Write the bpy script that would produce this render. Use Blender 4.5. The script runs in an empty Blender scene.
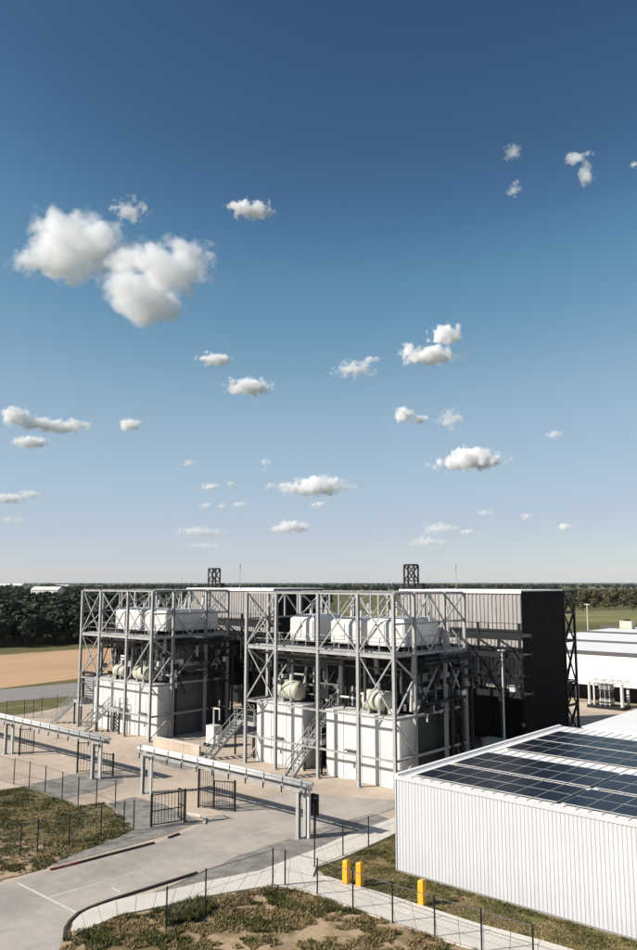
import bpy, bmesh, math, random
from mathutils import Vector, Matrix, noise

random.seed(7)
S = bpy.context.scene
COL = S.collection
R = math.radians

# ------------------------------------------------------------------ camera
FPX, HZ, TH, CAMH = 800.0, 582.5, 0.726, 15.0      # focal px, horizon row, yaw, height (637x950 photo)
TILT = math.atan((HZ - 475.0) / FPX)
cd = bpy.data.cameras.new('camera')
cam = bpy.data.objects.new('camera', cd); COL.objects.link(cam)
cd.sensor_fit = 'VERTICAL'; cd.sensor_height = 36.0; cd.sensor_width = 36.0
cd.lens = FPX / 950.0 * 36.0
cd.clip_start = 0.5; cd.clip_end = 400000.0
cam.location = (0, 0, CAMH)
cam.rotation_euler = (R(90) + TILT, 0, TH)
S.camera = cam

# ------------------------------------------------------------------ world and sun
SUN_EL = R(33.0)
SUN_H = Vector((-0.55, -0.83)).normalized()
w = bpy.data.worlds.new('World'); S.world = w; w.use_nodes = True
nt = w.node_tree; nt.nodes.clear()
sky = nt.nodes.new('ShaderNodeTexSky'); sky.sky_type = 'NISHITA'; sky.sun_disc = False
sky.sun_elevation = SUN_EL; sky.sun_rotation = math.atan2(SUN_H.x, SUN_H.y)
sky.altitude = 100; sky.air_density = 0.7; sky.dust_density = 0.3; sky.ozone_density = 5.0
bg = nt.nodes.new('ShaderNodeBackground'); bg.inputs['Strength'].default_value = 0.13
wo = nt.nodes.new('ShaderNodeOutputWorld')
tint = nt.nodes.new('ShaderNodeVectorMath'); tint.operation = 'MULTIPLY'; tint.inputs[1].default_value = (1.08, 0.985, 0.875)   # the photograph's colour grade
# film-like tone curve over the whole sky, per channel (the photograph's grade); domain 0..1 = a tenth of the sky's radiance
s01 = nt.nodes.new('ShaderNodeVectorMath'); s01.operation = 'SCALE'; s01.inputs['Scale'].default_value = 0.1
crv = nt.nodes.new('ShaderNodeRGBCurve'); s10 = nt.nodes.new('ShaderNodeVectorMath'); s10.operation = 'SCALE'; s10.inputs['Scale'].default_value = 10.0
for ch, pts in enumerate((((.055, .0265), (.081, .070), (.1475, .190), (.419, .335)), ((.100, .063), (.145, .153), (.25, .268), (.49, .350)), ((.195, .1255), (.27, .24), (.41, .345), (.50, .375), (.62, .40)))):
    c_ = crv.mapping.curves[ch]; c_.points[1].location = (1.0, .62)
    for p in pts: c_.points.new(*p)
    for p in c_.points: p.handle_type = 'AUTO_CLAMPED'
crv.mapping.update()
nt.links.new(sky.outputs[0], tint.inputs[0]); nt.links.new(tint.outputs[0], s01.inputs[0]); nt.links.new(s01.outputs[0], crv.inputs['Color'])
nt.links.new(crv.outputs[0], s10.inputs[0]); nt.links.new(s10.outputs[0], bg.inputs['Color']); nt.links.new(bg.outputs[0], wo.inputs['Surface'])
sl = bpy.data.lights.new('sun', 'SUN'); sl.energy = 5.0; sl.angle = R(0.53); sl.color = (1.0, 0.95, 0.87)
so = bpy.data.objects.new('sun', sl); COL.objects.link(so)
sdir = Vector((SUN_H.x * math.cos(SUN_EL), SUN_H.y * math.cos(SUN_EL), math.sin(SUN_EL)))
so.rotation_euler = sdir.to_track_quat('Z', 'Y').to_euler(); so.location = (0, 0, 60)

S.render.engine = 'CYCLES'
S.view_settings.view_transform = 'Standard'; S.view_settings.look = 'None'
S.view_settings.exposure = 0.45; S.view_settings.gamma = 1.0
S.cycles.use_denoising = True
S.cycles.max_bounces = 12; S.cycles.diffuse_bounces = 2; S.cycles.glossy_bounces = 3
S.cycles.volume_bounces = 12; S.cycles.volume_step_rate = 0.5; S.cycles.transparent_max_bounces = 16

# ------------------------------------------------------------------ photo pixel -> place
def ray(px, py):
    a = (px - 318.5) / FPX; b = (475.0 - py) / FPX
    y = math.cos(TILT) - b * math.sin(TILT); z = math.sin(TILT) + b * math.cos(TILT)
    return Vector((a * math.cos(TH) - y * math.sin(TH), a * math.sin(TH) + y * math.cos(TH), z))
def G(px, py, z=0.0):            # on the horizontal plane at height z
    r = ray(px, py); t = (z - CAMH) / r.z
    return Vector((r.x * t, r.y * t, z))
def PV(px, py, v):               # on the upright plane y = v
    r = ray(px, py); t = v / r.y
    return Vector((r.x * t, v, CAMH + r.z * t))
def proj(p):                     # place -> photo pixel
    x = p[0] * math.cos(TH) + p[1] * math.sin(TH); y = -p[0] * math.sin(TH) + p[1] * math.cos(TH); z = p[2] - CAMH
    f = y * math.cos(TILT) + z * math.sin(TILT)
    if f < 0.1: return (-9999, -9999)
    return (318.5 + FPX * x / f, 475 - FPX * (-y * math.sin(TILT) + z * math.cos(TILT)) / f)

# ------------------------------------------------------------------ materials
def mat(name, col, rough=0.7, var=0.12, scale=2.0, bump=0.0, metal=0.0, col2=None, mix=(0.4, 0.65), scale2=0.3,
        streak=0.0, spec=0.3, detail=6.0):
    m = bpy.data.materials.new(name); m.use_nodes = True
    t = m.node_tree; n = t.nodes; L = t.links
    b = n['Principled BSDF']
    b.inputs['Roughness'].default_value = rough; b.inputs['Metallic'].default_value = metal
    b.inputs['Specular IOR Level'].default_value = spec
    tc = n.new('ShaderNodeTexCoord')
    nz = n.new('ShaderNodeTexNoise'); nz.inputs['Scale'].default_value = scale; nz.inputs['Detail'].default_value = detail
    nz.inputs['Roughness'].default_value = 0.65
    geo = n.new('ShaderNodeNewGeometry')
    L.new(geo.outputs['Position'], nz.inputs['Vector'])
    rmp = n.new('ShaderNodeMapRange'); rmp.inputs[1].default_value = 0.25; rmp.inputs[2].default_value = 0.75
    rmp.inputs[3].default_value = 1 - var; rmp.inputs[4].default_value = 1 + var
    L.new(nz.outputs['Fac'], rmp.inputs[0])
    base = n.new('ShaderNodeRGB'); base.outputs[0].default_value = (*col, 1); src = base.outputs[0]
    if col2:
        n2 = n.new('ShaderNodeTexNoise'); n2.inputs['Scale'].default_value = scale2; n2.inputs['Detail'].default_value = 8
        n2.inputs['Roughness'].default_value = 0.62
        L.new(geo.outputs['Position'], n2.inputs['Vector'])
        r2 = n.new('ShaderNodeMapRange'); r2.interpolation_type = 'SMOOTHSTEP'
        r2.inputs[1].default_value = mix[0]; r2.inputs[2].default_value = mix[1]
        L.new(n2.outputs['Fac'], r2.inputs[0])
        mx = n.new('ShaderNodeMix'); mx.data_type = 'RGBA'
        L.new(r2.outputs[0], mx.inputs[0]); L.new(src, mx.inputs[6]); mx.inputs[7].default_value = (*col2, 1)
        src = mx.outputs[2]
    if streak:
        mp = n.new('ShaderNodeMapping'); mp.inputs['Scale'].default_value = (2.2, 2.2, 0.12)
        L.new(geo.outputs['Position'], mp.inputs['Vector'])
        n3 = n.new('ShaderNodeTexNoise'); n3.inputs['Scale'].default_value = 1.6; n3.inputs['Detail'].default_value = 5
        L.new(mp.outputs[0], n3.inputs['Vector'])
        r3 = n.new('ShaderNodeMapRange'); r3.inputs[1].default_value = 0.45; r3.inputs[2].default_value = 0.75
        r3.inputs[3].default_value = 1.0; r3.inputs[4].default_value = 1 - streak
        L.new(n3.outputs['Fac'], r3.inputs[0])
        mm = n.new('ShaderNodeMath'); mm.operation = 'MULTIPLY'
        L.new(rmp.outputs[0], mm.inputs[0]); L.new(r3.outputs[0], mm.inputs[1]); fac = mm.outputs[0]
    else: fac = rmp.outputs[0]
    vm = n.new('ShaderNodeVectorMath'); vm.operation = 'SCALE'
    L.new(src, vm.inputs[0]); L.new(fac, vm.inputs['Scale'])
    L.new(vm.outputs[0], b.inputs['Base Color'])
    if bump:
        bp = n.new('ShaderNodeBump'); bp.inputs['Strength'].default_value = 0.6; bp.inputs['Distance'].default_value = bump
        L.new(nz.outputs['Fac'], bp.inputs['Height']); L.new(bp.outputs[0], b.inputs['Normal'])
    return m

M = {}
M['galv'] = mat('galvanised_steel', (.36, .355, .345), .55, .15, 3, streak=.25)
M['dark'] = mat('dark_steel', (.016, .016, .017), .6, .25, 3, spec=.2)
M['pipe'] = mat('grey_pipe', (.07, .07, .07), .5, .25, 2)
M['palepipe'] = mat('pale_pipe', (.58, .57, .54), .45, .15, 2, streak=.2)
M['white'] = mat('white_panel', (.60, .585, .56), .5, .05, 1.5, streak=.14)
M['cream'] = mat('cream_panel', (.50, .48, .38), .5, .1, 1.5, streak=.2)
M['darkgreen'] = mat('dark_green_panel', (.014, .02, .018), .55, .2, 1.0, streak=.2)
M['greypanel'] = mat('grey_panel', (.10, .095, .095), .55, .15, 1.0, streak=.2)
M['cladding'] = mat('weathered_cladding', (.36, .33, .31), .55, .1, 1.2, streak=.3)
M['shadeclad'] = mat('shaded_cladding', (.010, .0105, .0105), .75, .2, 1.2, streak=.2, spec=.1)  # tower cladding with the unlit side's shade put into its colour
M['shedwhite'] = mat('white_ribbed_sheet', (.52, .52, .53), .45, .04, .8, streak=.08)
M['roofwhite'] = mat('white_roof_sheet', (.82, .80, .77), .5, .06, .5, col2=(.70, .68, .65), mix=(.55, .8), scale2=.25)
M['grating'] = mat('walkway_grating', (.09, .09, .09), .6, .2, 4)
M['concrete'] = mat('yard_concrete', (.50, .405, .315), .85, .14, 1.2, .004, col2=(.37, .305, .245), mix=(.42, .7), scale2=.16)
M['road'] = mat('road_concrete', (.42, .37, .315), .85, .12, 1.5, .004, col2=(.31, .275, .24), mix=(.4, .68), scale2=.22)
M['path'] = mat('path_concrete', (.63, .58, .51), .85, .10, 2.0, .003, col2=(.53, .48, .42), mix=(.45, .75), scale2=.5)
M['kerb'] = mat('kerb_concrete', (.055, .045, .038), .85, .3, 3)
M['kerbred'] = mat('red_kerb_paint', (.20, .03, .02), .7, .3, 4, col2=(.25, .18, .15), mix=(.5, .7), scale2=2)
M['paint'] = mat('road_paint', (.62, .60, .55), .8, .2, 6, col2=(.4, .36, .32), mix=(.5, .7), scale2=3)
M['gravel'] = mat('gravel', (.27, .25, .225), .95, .45, 9, .03, col2=(.19, .17, .15), mix=(.4, .6), scale2=1.0)
M['turf'] = mat('dry_turf', (.125, .10, .04), .95, .35, 5, .03, col2=(.22, .155, .085), mix=(.54, .70), scale2=.35)
M['sandy'] = mat('sandy_soil', (.40, .285, .18), .95, .25, 4, .04, col2=(.15, .11, .05), mix=(.44, .62), scale2=.3)
M['lawn'] = mat('thin_lawn', (.115, .105, .035), .95, .35, 5, .03, col2=(.30, .215, .12), mix=(.52, .68), scale2=.45)
M['field'] = mat('dry_field', (.50, .31, .175), .95, .10, .4, .02, col2=(.41, .27, .155), mix=(.4, .65), scale2=.05)
M['asphalt'] = mat('grey_asphalt', (.25, .225, .205), .9, .10, 1.0, .003)
M['greenfield'] = mat('green_field', (.15, .155, .05), .95, .2, .15, col2=(.25, .21, .085), mix=(.45, .7), scale2=.02)
M['yellow'] = mat('yellow_paint', (.72, .36, .02), .5, .1, 4, streak=.2)
M['leafdark'] = mat('dark_leaf', (.022, .032, .012), .7, .45, .5)
M['leafbrown'] = mat('brown_leaf', (.075, .062, .026), .7, .45, .3)
M['bark'] = mat('bark', (.06, .045, .03), .9, .3, 4)
M['grassgreen'] = mat('grass_green', (.085, .085, .024), .8, .4, 1.2)
M['grassdry'] = mat('grass_dry', (.26, .195, .09), .8, .35, 1.5)
M['housewhite'] = mat('house_render', (.6, .57, .52), .8, .1, 1)
M['houseroof'] = mat('house_roof', (.25, .18, .14), .8, .2, 1)
M['wire'] = mat('fence_wire', (.12, .12, .12), .5, .1, 3)
M['glass'] = mat('dark_glass', (.015, .018, .02), .08, .1, 1, spec=.5)

def solar_mat():
    m = bpy.data.materials.new('solar_cells'); m.use_nodes = True
    t = m.node_tree; b = t.nodes['Principled BSDF']
    geo = t.nodes.new('ShaderNodeNewGeometry')
    br = t.nodes.new('ShaderNodeTexBrick'); br.offset = 0.0
    br.inputs['Color1'].default_value = (.007, .010, .017, 1); br.inputs['Color2'].default_value = (.010, .014, .023, 1)
    br.inputs['Mortar'].default_value = (.03, .036, .045, 1); br.inputs['Scale'].default_value = 1.0
    br.inputs['Mortar Size'].default_value = .006; br.inputs['Brick Width'].default_value = .16; br.inputs['Row Height'].default_value = .16
    t.links.new(geo.outputs['Position'], br.inputs['Vector'])
    t.links.new(br.outputs['Color'], b.inputs['Base Color'])
    b.inputs['Roughness'].default_value = .28; b.inputs['Specular IOR Level'].default_value = .10
    return m
M['solar'] = solar_mat()

def ground_mat():
    m = bpy.data.materials.new('open_country'); m.use_nodes = True
    t = m.node_tree; n = t.nodes; L = t.links; b = n['Principled BSDF']
    b.inputs['Roughness'].default_value = 1.0; b.inputs['Specular IOR Level'].default_value = 0.1
    geo = n.new('ShaderNodeNewGeometry')
    mp = n.new('ShaderNodeMapping'); mp.inputs['Scale'].default_value = (.0013, .0021, 1); mp.inputs['Rotation'].default_value = (0, 0, .9)
    L.new(geo.outputs['Position'], mp.inputs['Vector'])
    vo = n.new('ShaderNodeTexVoronoi'); vo.voronoi_dimensions = '2D'; vo.distance = 'CHEBYCHEV'; vo.inputs['Scale'].default_value = 1.0
    L.new(mp.outputs[0], vo.inputs['Vector'])
    sp = n.new('ShaderNodeSeparateColor'); L.new(vo.outputs['Color'], sp.inputs[0])
    cr = n.new('ShaderNodeValToRGB'); e = cr.color_ramp; e.interpolation = 'CONSTANT'
    e.elements[0].color = (.055, .060, .025, 1); e.elements[1].position = .35; e.elements[1].color = (.13, .12, .05, 1)
    for p, c in ((.55, (.075, .085, .035, 1)), (.72, (.24, .19, .11, 1)), (.82, (.045, .055, .024, 1))):
        q = e.elements.new(p); q.color = c
    L.new(sp.outputs[0], cr.inputs[0])
    nz = n.new('ShaderNodeTexNoise'); nz.inputs['Scale'].default_value = .02; nz.inputs['Detail'].default_value = 10
    nz.inputs['Roughness'].default_value = .7
    L.new(geo.outputs['Position'], nz.inputs['Vector'])
    mr = n.new('ShaderNodeMapRange'); mr.inputs[1].default_value = .3; mr.inputs[2].default_value = .7
    mr.inputs[3].default_value = .55; mr.inputs[4].default_value = 1.45
    L.new(nz.outputs['Fac'], mr.inputs[0])
    vm = n.new('ShaderNodeVectorMath'); vm.operation = 'SCALE'
    L.new(cr.outputs[0], vm.inputs[0]); L.new(mr.outputs[0], vm.inputs['Scale']); L.new(vm.outputs[0], b.inputs['Base Color'])
    return m
M['country'] = ground_mat()

# ------------------------------------------------------------------ mesh helpers
def tag(o, label=None, cat=None, group=None, kind=None):
    if label: o['label'] = label
    if cat: o['category'] = cat
    if group: o['group'] = group
    if kind: o['kind'] = kind
    return o

def origin_of(o):
    v = Vector((0, 0, 0))
    while o is not None:
        v += o.location; o = o.parent
    return v

class MB:
    def __init__(s): s.v = []; s.f = []
    def add(s, vs, fs):
        k = len(s.v); s.v += [tuple(q) for q in vs]; s.f += [tuple(i + k for i in q) for q in fs]; return s
    def box(s, lo, hi):
        x0, y0, z0 = lo; x1, y1, z1 = hi
        return s.add([(x0, y0, z0), (x1, y0, z0), (x1, y1, z0), (x0, y1, z0), (x0, y0, z1), (x1, y0, z1), (x1, y1, z1), (x0, y1, z1)],
                     [(3, 2, 1, 0), (4, 5, 6, 7), (0, 1, 5, 4), (1, 2, 6, 5), (2, 3, 7, 6), (3, 0, 4, 7)])
    def frame(s, p, q):
        p = Vector(p); q = Vector(q); d = (q - p)
        if d.length < 1e-6: d = Vector((0, 0, 1))
        d.normalize()
        up = Vector((0, 0, 1)) if abs(d.z) < .95 else Vector((0, 1, 0))
        a = d.cross(up).normalized(); b = a.cross(d).normalized()
        return p, q, a, b
    def bar(s, p, q, wd, ht=None):
        ht = ht or wd; p, q, a, b = s.frame(p, q); vs = []
        for c in (p, q):
            for i, j in ((-1, -1), (1, -1), (1, 1), (-1, 1)): vs.append(c + a * (i * wd / 2) + b * (j * ht / 2))
        return s.add(vs, [(3, 2, 1, 0), (4, 5, 6, 7), (0, 1, 5, 4), (1, 2, 6, 5), (2, 3, 7, 6), (3, 0, 4, 7)])
    def hsec(s, p, q, wd, ht, t=.03, tw=.02):         # H / I section
        p, q, a, b = s.frame(p, q)
        pr = [(-wd/2, -ht/2), (wd/2, -ht/2), (wd/2, -ht/2+t), (tw/2, -ht/2+t), (tw/2, ht/2-t), (wd/2, ht/2-t),
              (wd/2, ht/2), (-wd/2, ht/2), (-wd/2, ht/2-t), (-tw/2, ht/2-t), (-tw/2, -ht/2+t), (-wd/2, -ht/2+t)]
        vs = [c + a * x + b * y for c in (p, q) for x, y in pr]
        n = 12; fs = [(i, (i+1) % n, (i+1) % n + n, i + n) for i in range(n)]
        for o in (0, n):
            fs += [(o, o+1, o+2, o+11), (o+3, o+4, o+9, o+10), (o+5, o+6, o+7, o+8), (o+2, o+3, o+10, o+11), (o+4, o+5, o+8, o+9)]
        return s.add(vs, fs)
    def cyl(s, p, q, r, n=10, r2=None, dome=0.0):
        r2 = r if r2 is None else r2; p, q, a, b = s.frame(p, q); d = (q - p).normalized()
        rings = [(p, r), (q, r2)]
        if dome:
            rings = [(p - d * dome, r * .25), (p - d * dome * .75, r * .65), (p - d * dome * .35, r * .9), (p, r), (q, r2),
                     (q + d * dome * .35, r2 * .9), (q + d * dome * .75, r2 * .65), (q + d * dome, r2 * .25)]
        vs = [c + a * (rr * math.cos(2*math.pi*i/n)) + b * (rr * math.sin(2*math.pi*i/n)) for c, rr in rings for i in range(n)]
        fs = [(k*n+i, k*n+(i+1) % n, (k+1)*n+(i+1) % n, (k+1)*n+i) for k in range(len(rings)-1) for i in range(n)]
        fs += [tuple(range(n))[::-1], tuple(range((len(rings)-1)*n, len(rings)*n))]
        return s.add(vs, fs)
    def tube(s, pts, r, n=8):
        for a, b in zip(pts[:-1], pts[1:]): s.cyl(a, b, r, n)
        return s
    def build(s, name, m, parent=None, smooth=False):
        off = origin_of(parent)
        me = bpy.data.meshes.new(name)
        me.from_pydata([(x - off.x, y - off.y, z - off.z) for x, y, z in s.v], [], s.f)
        me.update()
        if m is not None: me.materials.append(M[m] if isinstance(m, str) else m)
        if smooth: me.polygons.foreach_set('use_smooth', [True] * len(me.polygons))
        o = bpy.data.objects.new(name, me); COL.objects.link(o)
        if parent: o.parent = parent
        return o

def thing(name, label, cat, loc=(0, 0, 0), group=None):
    o = bpy.data.objects.new(name, None); o.empty_display_size = .3; COL.objects.link(o)
    o.location = loc; tag(o, label, cat, group)
    return o

def wall_ribs(p, q, z0, z1, pitch, depth, side):
    """trapezoid ribbed sheet from p to q; side = +1/-1: on which hand the ribs stand out"""
    p = Vector((p[0], p[1], 0)); q = Vector((q[0], q[1], 0)); d = q - p; Ln = d.length; d.normalize()
    nrm = Vector((d.y, -d.x, 0)) * side
    k = max(1, int(Ln / pitch)); pitch = Ln / k
    prof = []
    for i in range(k):
        for fr, dp in ((0, 0), (.42, 0), (.55, 1), (.87, 1)): prof.append(((i + fr) * pitch, dp * depth))
    prof.append((Ln, 0))
    mb = MB(); vs = []
    for x, dp in prof:
        c = p + d * x + nrm * dp; vs.append((c.x, c.y, z0)); vs.append((c.x, c.y, z1))
    mb.add(vs, [(2*i, 2*i+2, 2*i+3, 2*i+1) for i in range(len(prof) - 1)])
    return mb

def poly(name, pts, z, m, kind='structure', jit=0.0, step=1.0):
    """flat ground sheet; the outline is broken into short, uneven edges"""
    out = []
    for a, b in zip(pts, pts[1:] + pts[:1]):
        a = Vector((a[0], a[1], 0)); b = Vector((b[0], b[1], 0)); n = max(1, int((b - a).length / step)) if jit else 1
        for i in range(n):
            c = a.lerp(b, i / n)
            if jit:
                c += Vector((noise.noise(Vector((c.x * .9, c.y * .9, 3.1))), noise.noise(Vector((c.x * .9, c.y * .9, 9.7))), 0)) * jit
            out.append((c.x, c.y, z))
    bm = bmesh.new(); vs = [bm.verts.new(c) for c in out]
    f = bm.faces.new(vs); f.normal_update()
    if f.normal.z < 0: f.normal_flip()
    bmesh.ops.triangulate(bm, faces=bm.faces[:])
    me = bpy.data.meshes.new(name); bm.to_mesh(me); bm.free(); me.materials.append(M[m])
    o = bpy.data.objects.new(name, me); COL.objects.link(o); tag(o, kind=kind)
    return o
def GP(lst): return [tuple(G(*p)[:2]) for p in lst]

# ================================================================== the setting
RG = 90000
mb = MB(); N = 96
mb.add([(0, 0, -.02)] + [(RG * math.cos(2*math.pi*i/N), RG * math.sin(2*math.pi*i/N), -.02) for i in range(N)],
       [(0, 1 + i, 1 + (i + 1) % N) for i in range(N)])
tag(mb.build('ground', 'country'), kind='structure')

poly('yard', [(-100, 20), (-90, 47), (-93, 60), (-93, 104.5), (60, 104.5), (60, 10), (20, -10), (-60, -5)], 0.0, 'concrete', jit=.6, step=3)
poly('dirt_field', [tuple(c) for c in ((-240, 20), (-108, 38), (-112, 57), (-114, 76), (-108, 125), (-160, 125), (-163, 100), (-164, 70), (-240, 40))], .0, 'field', jit=2, step=5)
poly('service_road', [(-103, 30), (-111, 57), (-109, 72), (-106, 125), (-96, 125), (-97, 62), (-99, 50), (-99, 40), (-90, 22)], .006, 'asphalt', jit=.3, step=4)
poly('verge', GP([(-80, 722), (0, 708), (40, 703), (76, 699), (76, 704), (30, 713), (0, 718), (-80, 734)]), .012, 'lawn', jit=.5, step=2)
poly('green_field', [tuple(G(*p)[:2]) for p in ((400, 621), (700, 623), (760, 611), (330, 610))], .0, 'greenfield', jit=8, step=20)

# near ground
grassL = GP([(-60, 806), (0, 791), (22, 787), (62, 800), (78, 806), (104, 803), (122, 816), (133, 830), (110, 841), (70, 856), (44, 869), (0, 882), (-60, 900)])
poly('turf', grassL, .010, 'turf', jit=.35, step=.6)
poly('gravel_bed', GP([(22, 786.5), (78, 773), (122, 772), (122, 783), (104, 789), (70, 798), (62, 799.5)]), .006, 'gravel', jit=.2, step=.6)
poly('gravel_bed', GP([(108, 803), (135, 797), (165, 805), (188, 816), (200, 821), (190, 827), (155, 839), (100, 853), (60, 864), (52, 866), (75, 854), (110, 841), (133, 830), (122, 816)]), .014, 'gravel', jit=.15, step=.5)
poly('gravel_bed', GP([(150, 894), (197, 875), (240, 855), (330, 825), (372, 814), (393, 819.5), (340, 839.5), (314, 851.5), (290, 860.5), (260, 872), (208, 882.5)]), .014, 'gravel', jit=.12, step=.5)
poly('gravel_bed', GP([(200, 803), (222, 799), (240, 806), (236, 812), (216, 811)]), .010, 'gravel', jit=.12, step=.4)
poly('gravel_bed', GP([(146, 757), (180, 758), (198, 768), (182, 770), (160, 764)]), .010, 'gravel', jit=.2, step=.5)
road = poly('road', GP([(-120, 925), (-60, 903), (40, 872.5), (155, 843.5), (190, 830), (206, 822), (240, 800), (300, 795), (396, 800), (396, 808), (330, 824), (240, 854), (196, 874),
                 (150, 888), (100, 905), (76, 916), (66, 928), (60, 948), (40, 1010), (-120, 1030)]), .006, 'road')
soil = GP([(40, 1010), (60, 950), (66, 934), (92, 928), (120, 916.5), (164, 908), (208, 898), (260, 889), (272, 886.5), (290, 888.5), (315, 895.5), (353, 909.5), (393, 923.5), (435, 938.5), (476, 951), (560, 985), (400, 1060)])
poly('sandy_ground', soil, .012, 'sandy', jit=.18, step=.5)
lawn = GP([(315, 868), (340, 860), (365, 849), (396, 834), (420, 840), (640, 915), (720, 945), (760, 1000), (640, 975), (570, 951), (540, 941), (480, 925.5), (440, 912.5), (393, 897.5), (358, 887.5), (340, 881.5), (325, 876)])
poly('lawn', lawn, .012, 'lawn', jit=.12, step=.5)

def strip(name, pts, wd, ht, m, parent=None, kind='structure', z=0.0):
    """kerb-like extrusion along a ground line"""
    mb = MB(); P = [Vector((p[0], p[1], 0)) for p in pts]; vs = []
    for i, c in enumerate(P):
        d = (P[min(i+1, len(P)-1)] - P[max(i-1, 0)]).normalized(); n_ = Vector((-d.y, d.x, 0)) * wd / 2
        for s_, zz in ((1, z), (1, z + ht), (-1, z + ht), (-1, z)): vs.append((c.x + n_.x * s_, c.y + n_.y * s_, zz))
    fs = []
    for i in range(len(P) - 1):
        for a, b in ((0, 1), (1, 2), (2, 3)): fs.append((4*i+a, 4*i+b, 4*(i+1)+b, 4*(i+1)+a))
    fs += [(0, 1, 2, 3), tuple(4*(len(P)-1) + i for i in (3, 2, 1, 0))]
    mb.add(vs, fs); o = mb.build(name, m, parent)
    if kind and not parent: tag(o, kind=kind)
    return o
strip('kerb', GP([(50, 870.5), (62, 867.5), (80, 863)]), .12, .10, 'kerbred')
strip('kerb', GP([(80, 863), (110, 855), (135, 848.5), (154, 843.5)]), .12, .10, 'kerb')
strip('kerb', GP([(168, 838.5), (179, 834.5)]), .12, .10, 'kerb')
strip('kerb', GP([(64, 940), (65, 930), (70, 922), (78, 914.5), (90, 908.5), (110, 901), (150, 888.5), (197, 873.5)]), .13, .10, 'kerb')
strip('kerb', GP([(204, 824.5), (205, 819), (198, 815.5), (188, 814)]), .15, .10, 'path')
# painted lines on the road
def line(pts, wd): strip('road_marking', GP(pts), wd, .004, 'paint', parent=road, z=.006)
line([(17, 883), (45, 897), (76, 912.5)], .10)
line([(50, 897), (78, 889)], .09); line([(78, 889), (105, 881.5)], .07); line([(112, 888), (120, 892)], .07)
line([(240, 838), (330, 812)], .05); line([(110, 880), (150, 868)], .04)

# pavement of concrete slabs
pav = bpy.data.objects.new('pavement', None); COL.objects.link(pav); tag(pav, kind='structure')
def along(pl, n):
    P = [Vector((p[0], p[1], 0)) for p in pl]; ls = [0]
    for a, b in zip(P, P[1:]): ls.append(ls[-1] + (b - a).length)
    out = []
    for k in range(n + 1):
        t = ls[-1] * k / n
        for i in range(len(P) - 1):
            if t <= ls[i+1] + 1e-6:
                out.append(P[i].lerp(P[i+1], (t - ls[i]) / max(1e-6, ls[i+1] - ls[i]))); break
    return out
def slabs(top, bot, n, h=.07):
    A, B = along(GP(top), n * 3), along(GP(bot), n * 3); g = .012
    for k in range(n):
        a = A[3*k:3*k+4]; b = B[3*k:3*k+4]
        da = (a[-1] - a[0]).normalized() * g; db = (b[-1] - b[0]).normalized() * g
        a = [a[0] + da, a[1], a[2], a[3] - da]; b = [b[0] + db, b[1], b[2], b[3] - db]
        hh = h + random.uniform(-.006, .006)
        vs = [(c.x, c.y, hh) for c in a + b] + [(c.x, c.y, .0) for c in a + b]
        mb = MB().add(vs, [(0, 1, 5, 4)[::-1], (1, 2, 6, 5)[::-1], (2, 3, 7, 6)[::-1], (0, 1, 9, 8), (1, 2, 10, 9), (2, 3, 11, 10), (4, 12, 13, 5), (5, 13, 14, 6), (6, 14, 15, 7), (0, 8, 12, 4), (3, 7, 15, 11)])
        mb.build('slab', 'path', pav)
slabs([(72, 924), (80, 915.5), (90, 910), (120, 900), (164, 892.5), (208, 882), (260, 871.6), (290, 860)],
      [(72, 938), (84, 931), (92, 928), (120, 916), (164, 907), (208, 897), (260, 888), (288, 888)], 13)
slabs([(290, 860), (314, 851), (340, 839), (393, 819), (410, 812)], [(312, 880), (316, 868), (340, 860), (365, 849), (395.6, 834), (412, 826)], 9)
slabs([(290, 860), (312, 878), (325, 876.5), (340, 881.5), (358, 887.5), (393, 897.5), (440, 912.5), (480, 925.5), (540, 941), (600, 959)],
      [(288, 888), (300, 891), (315, 895), (335, 902), (353, 909), (393, 923), (435, 938), (475, 951), (530, 968), (590, 988)], 14)

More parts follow.
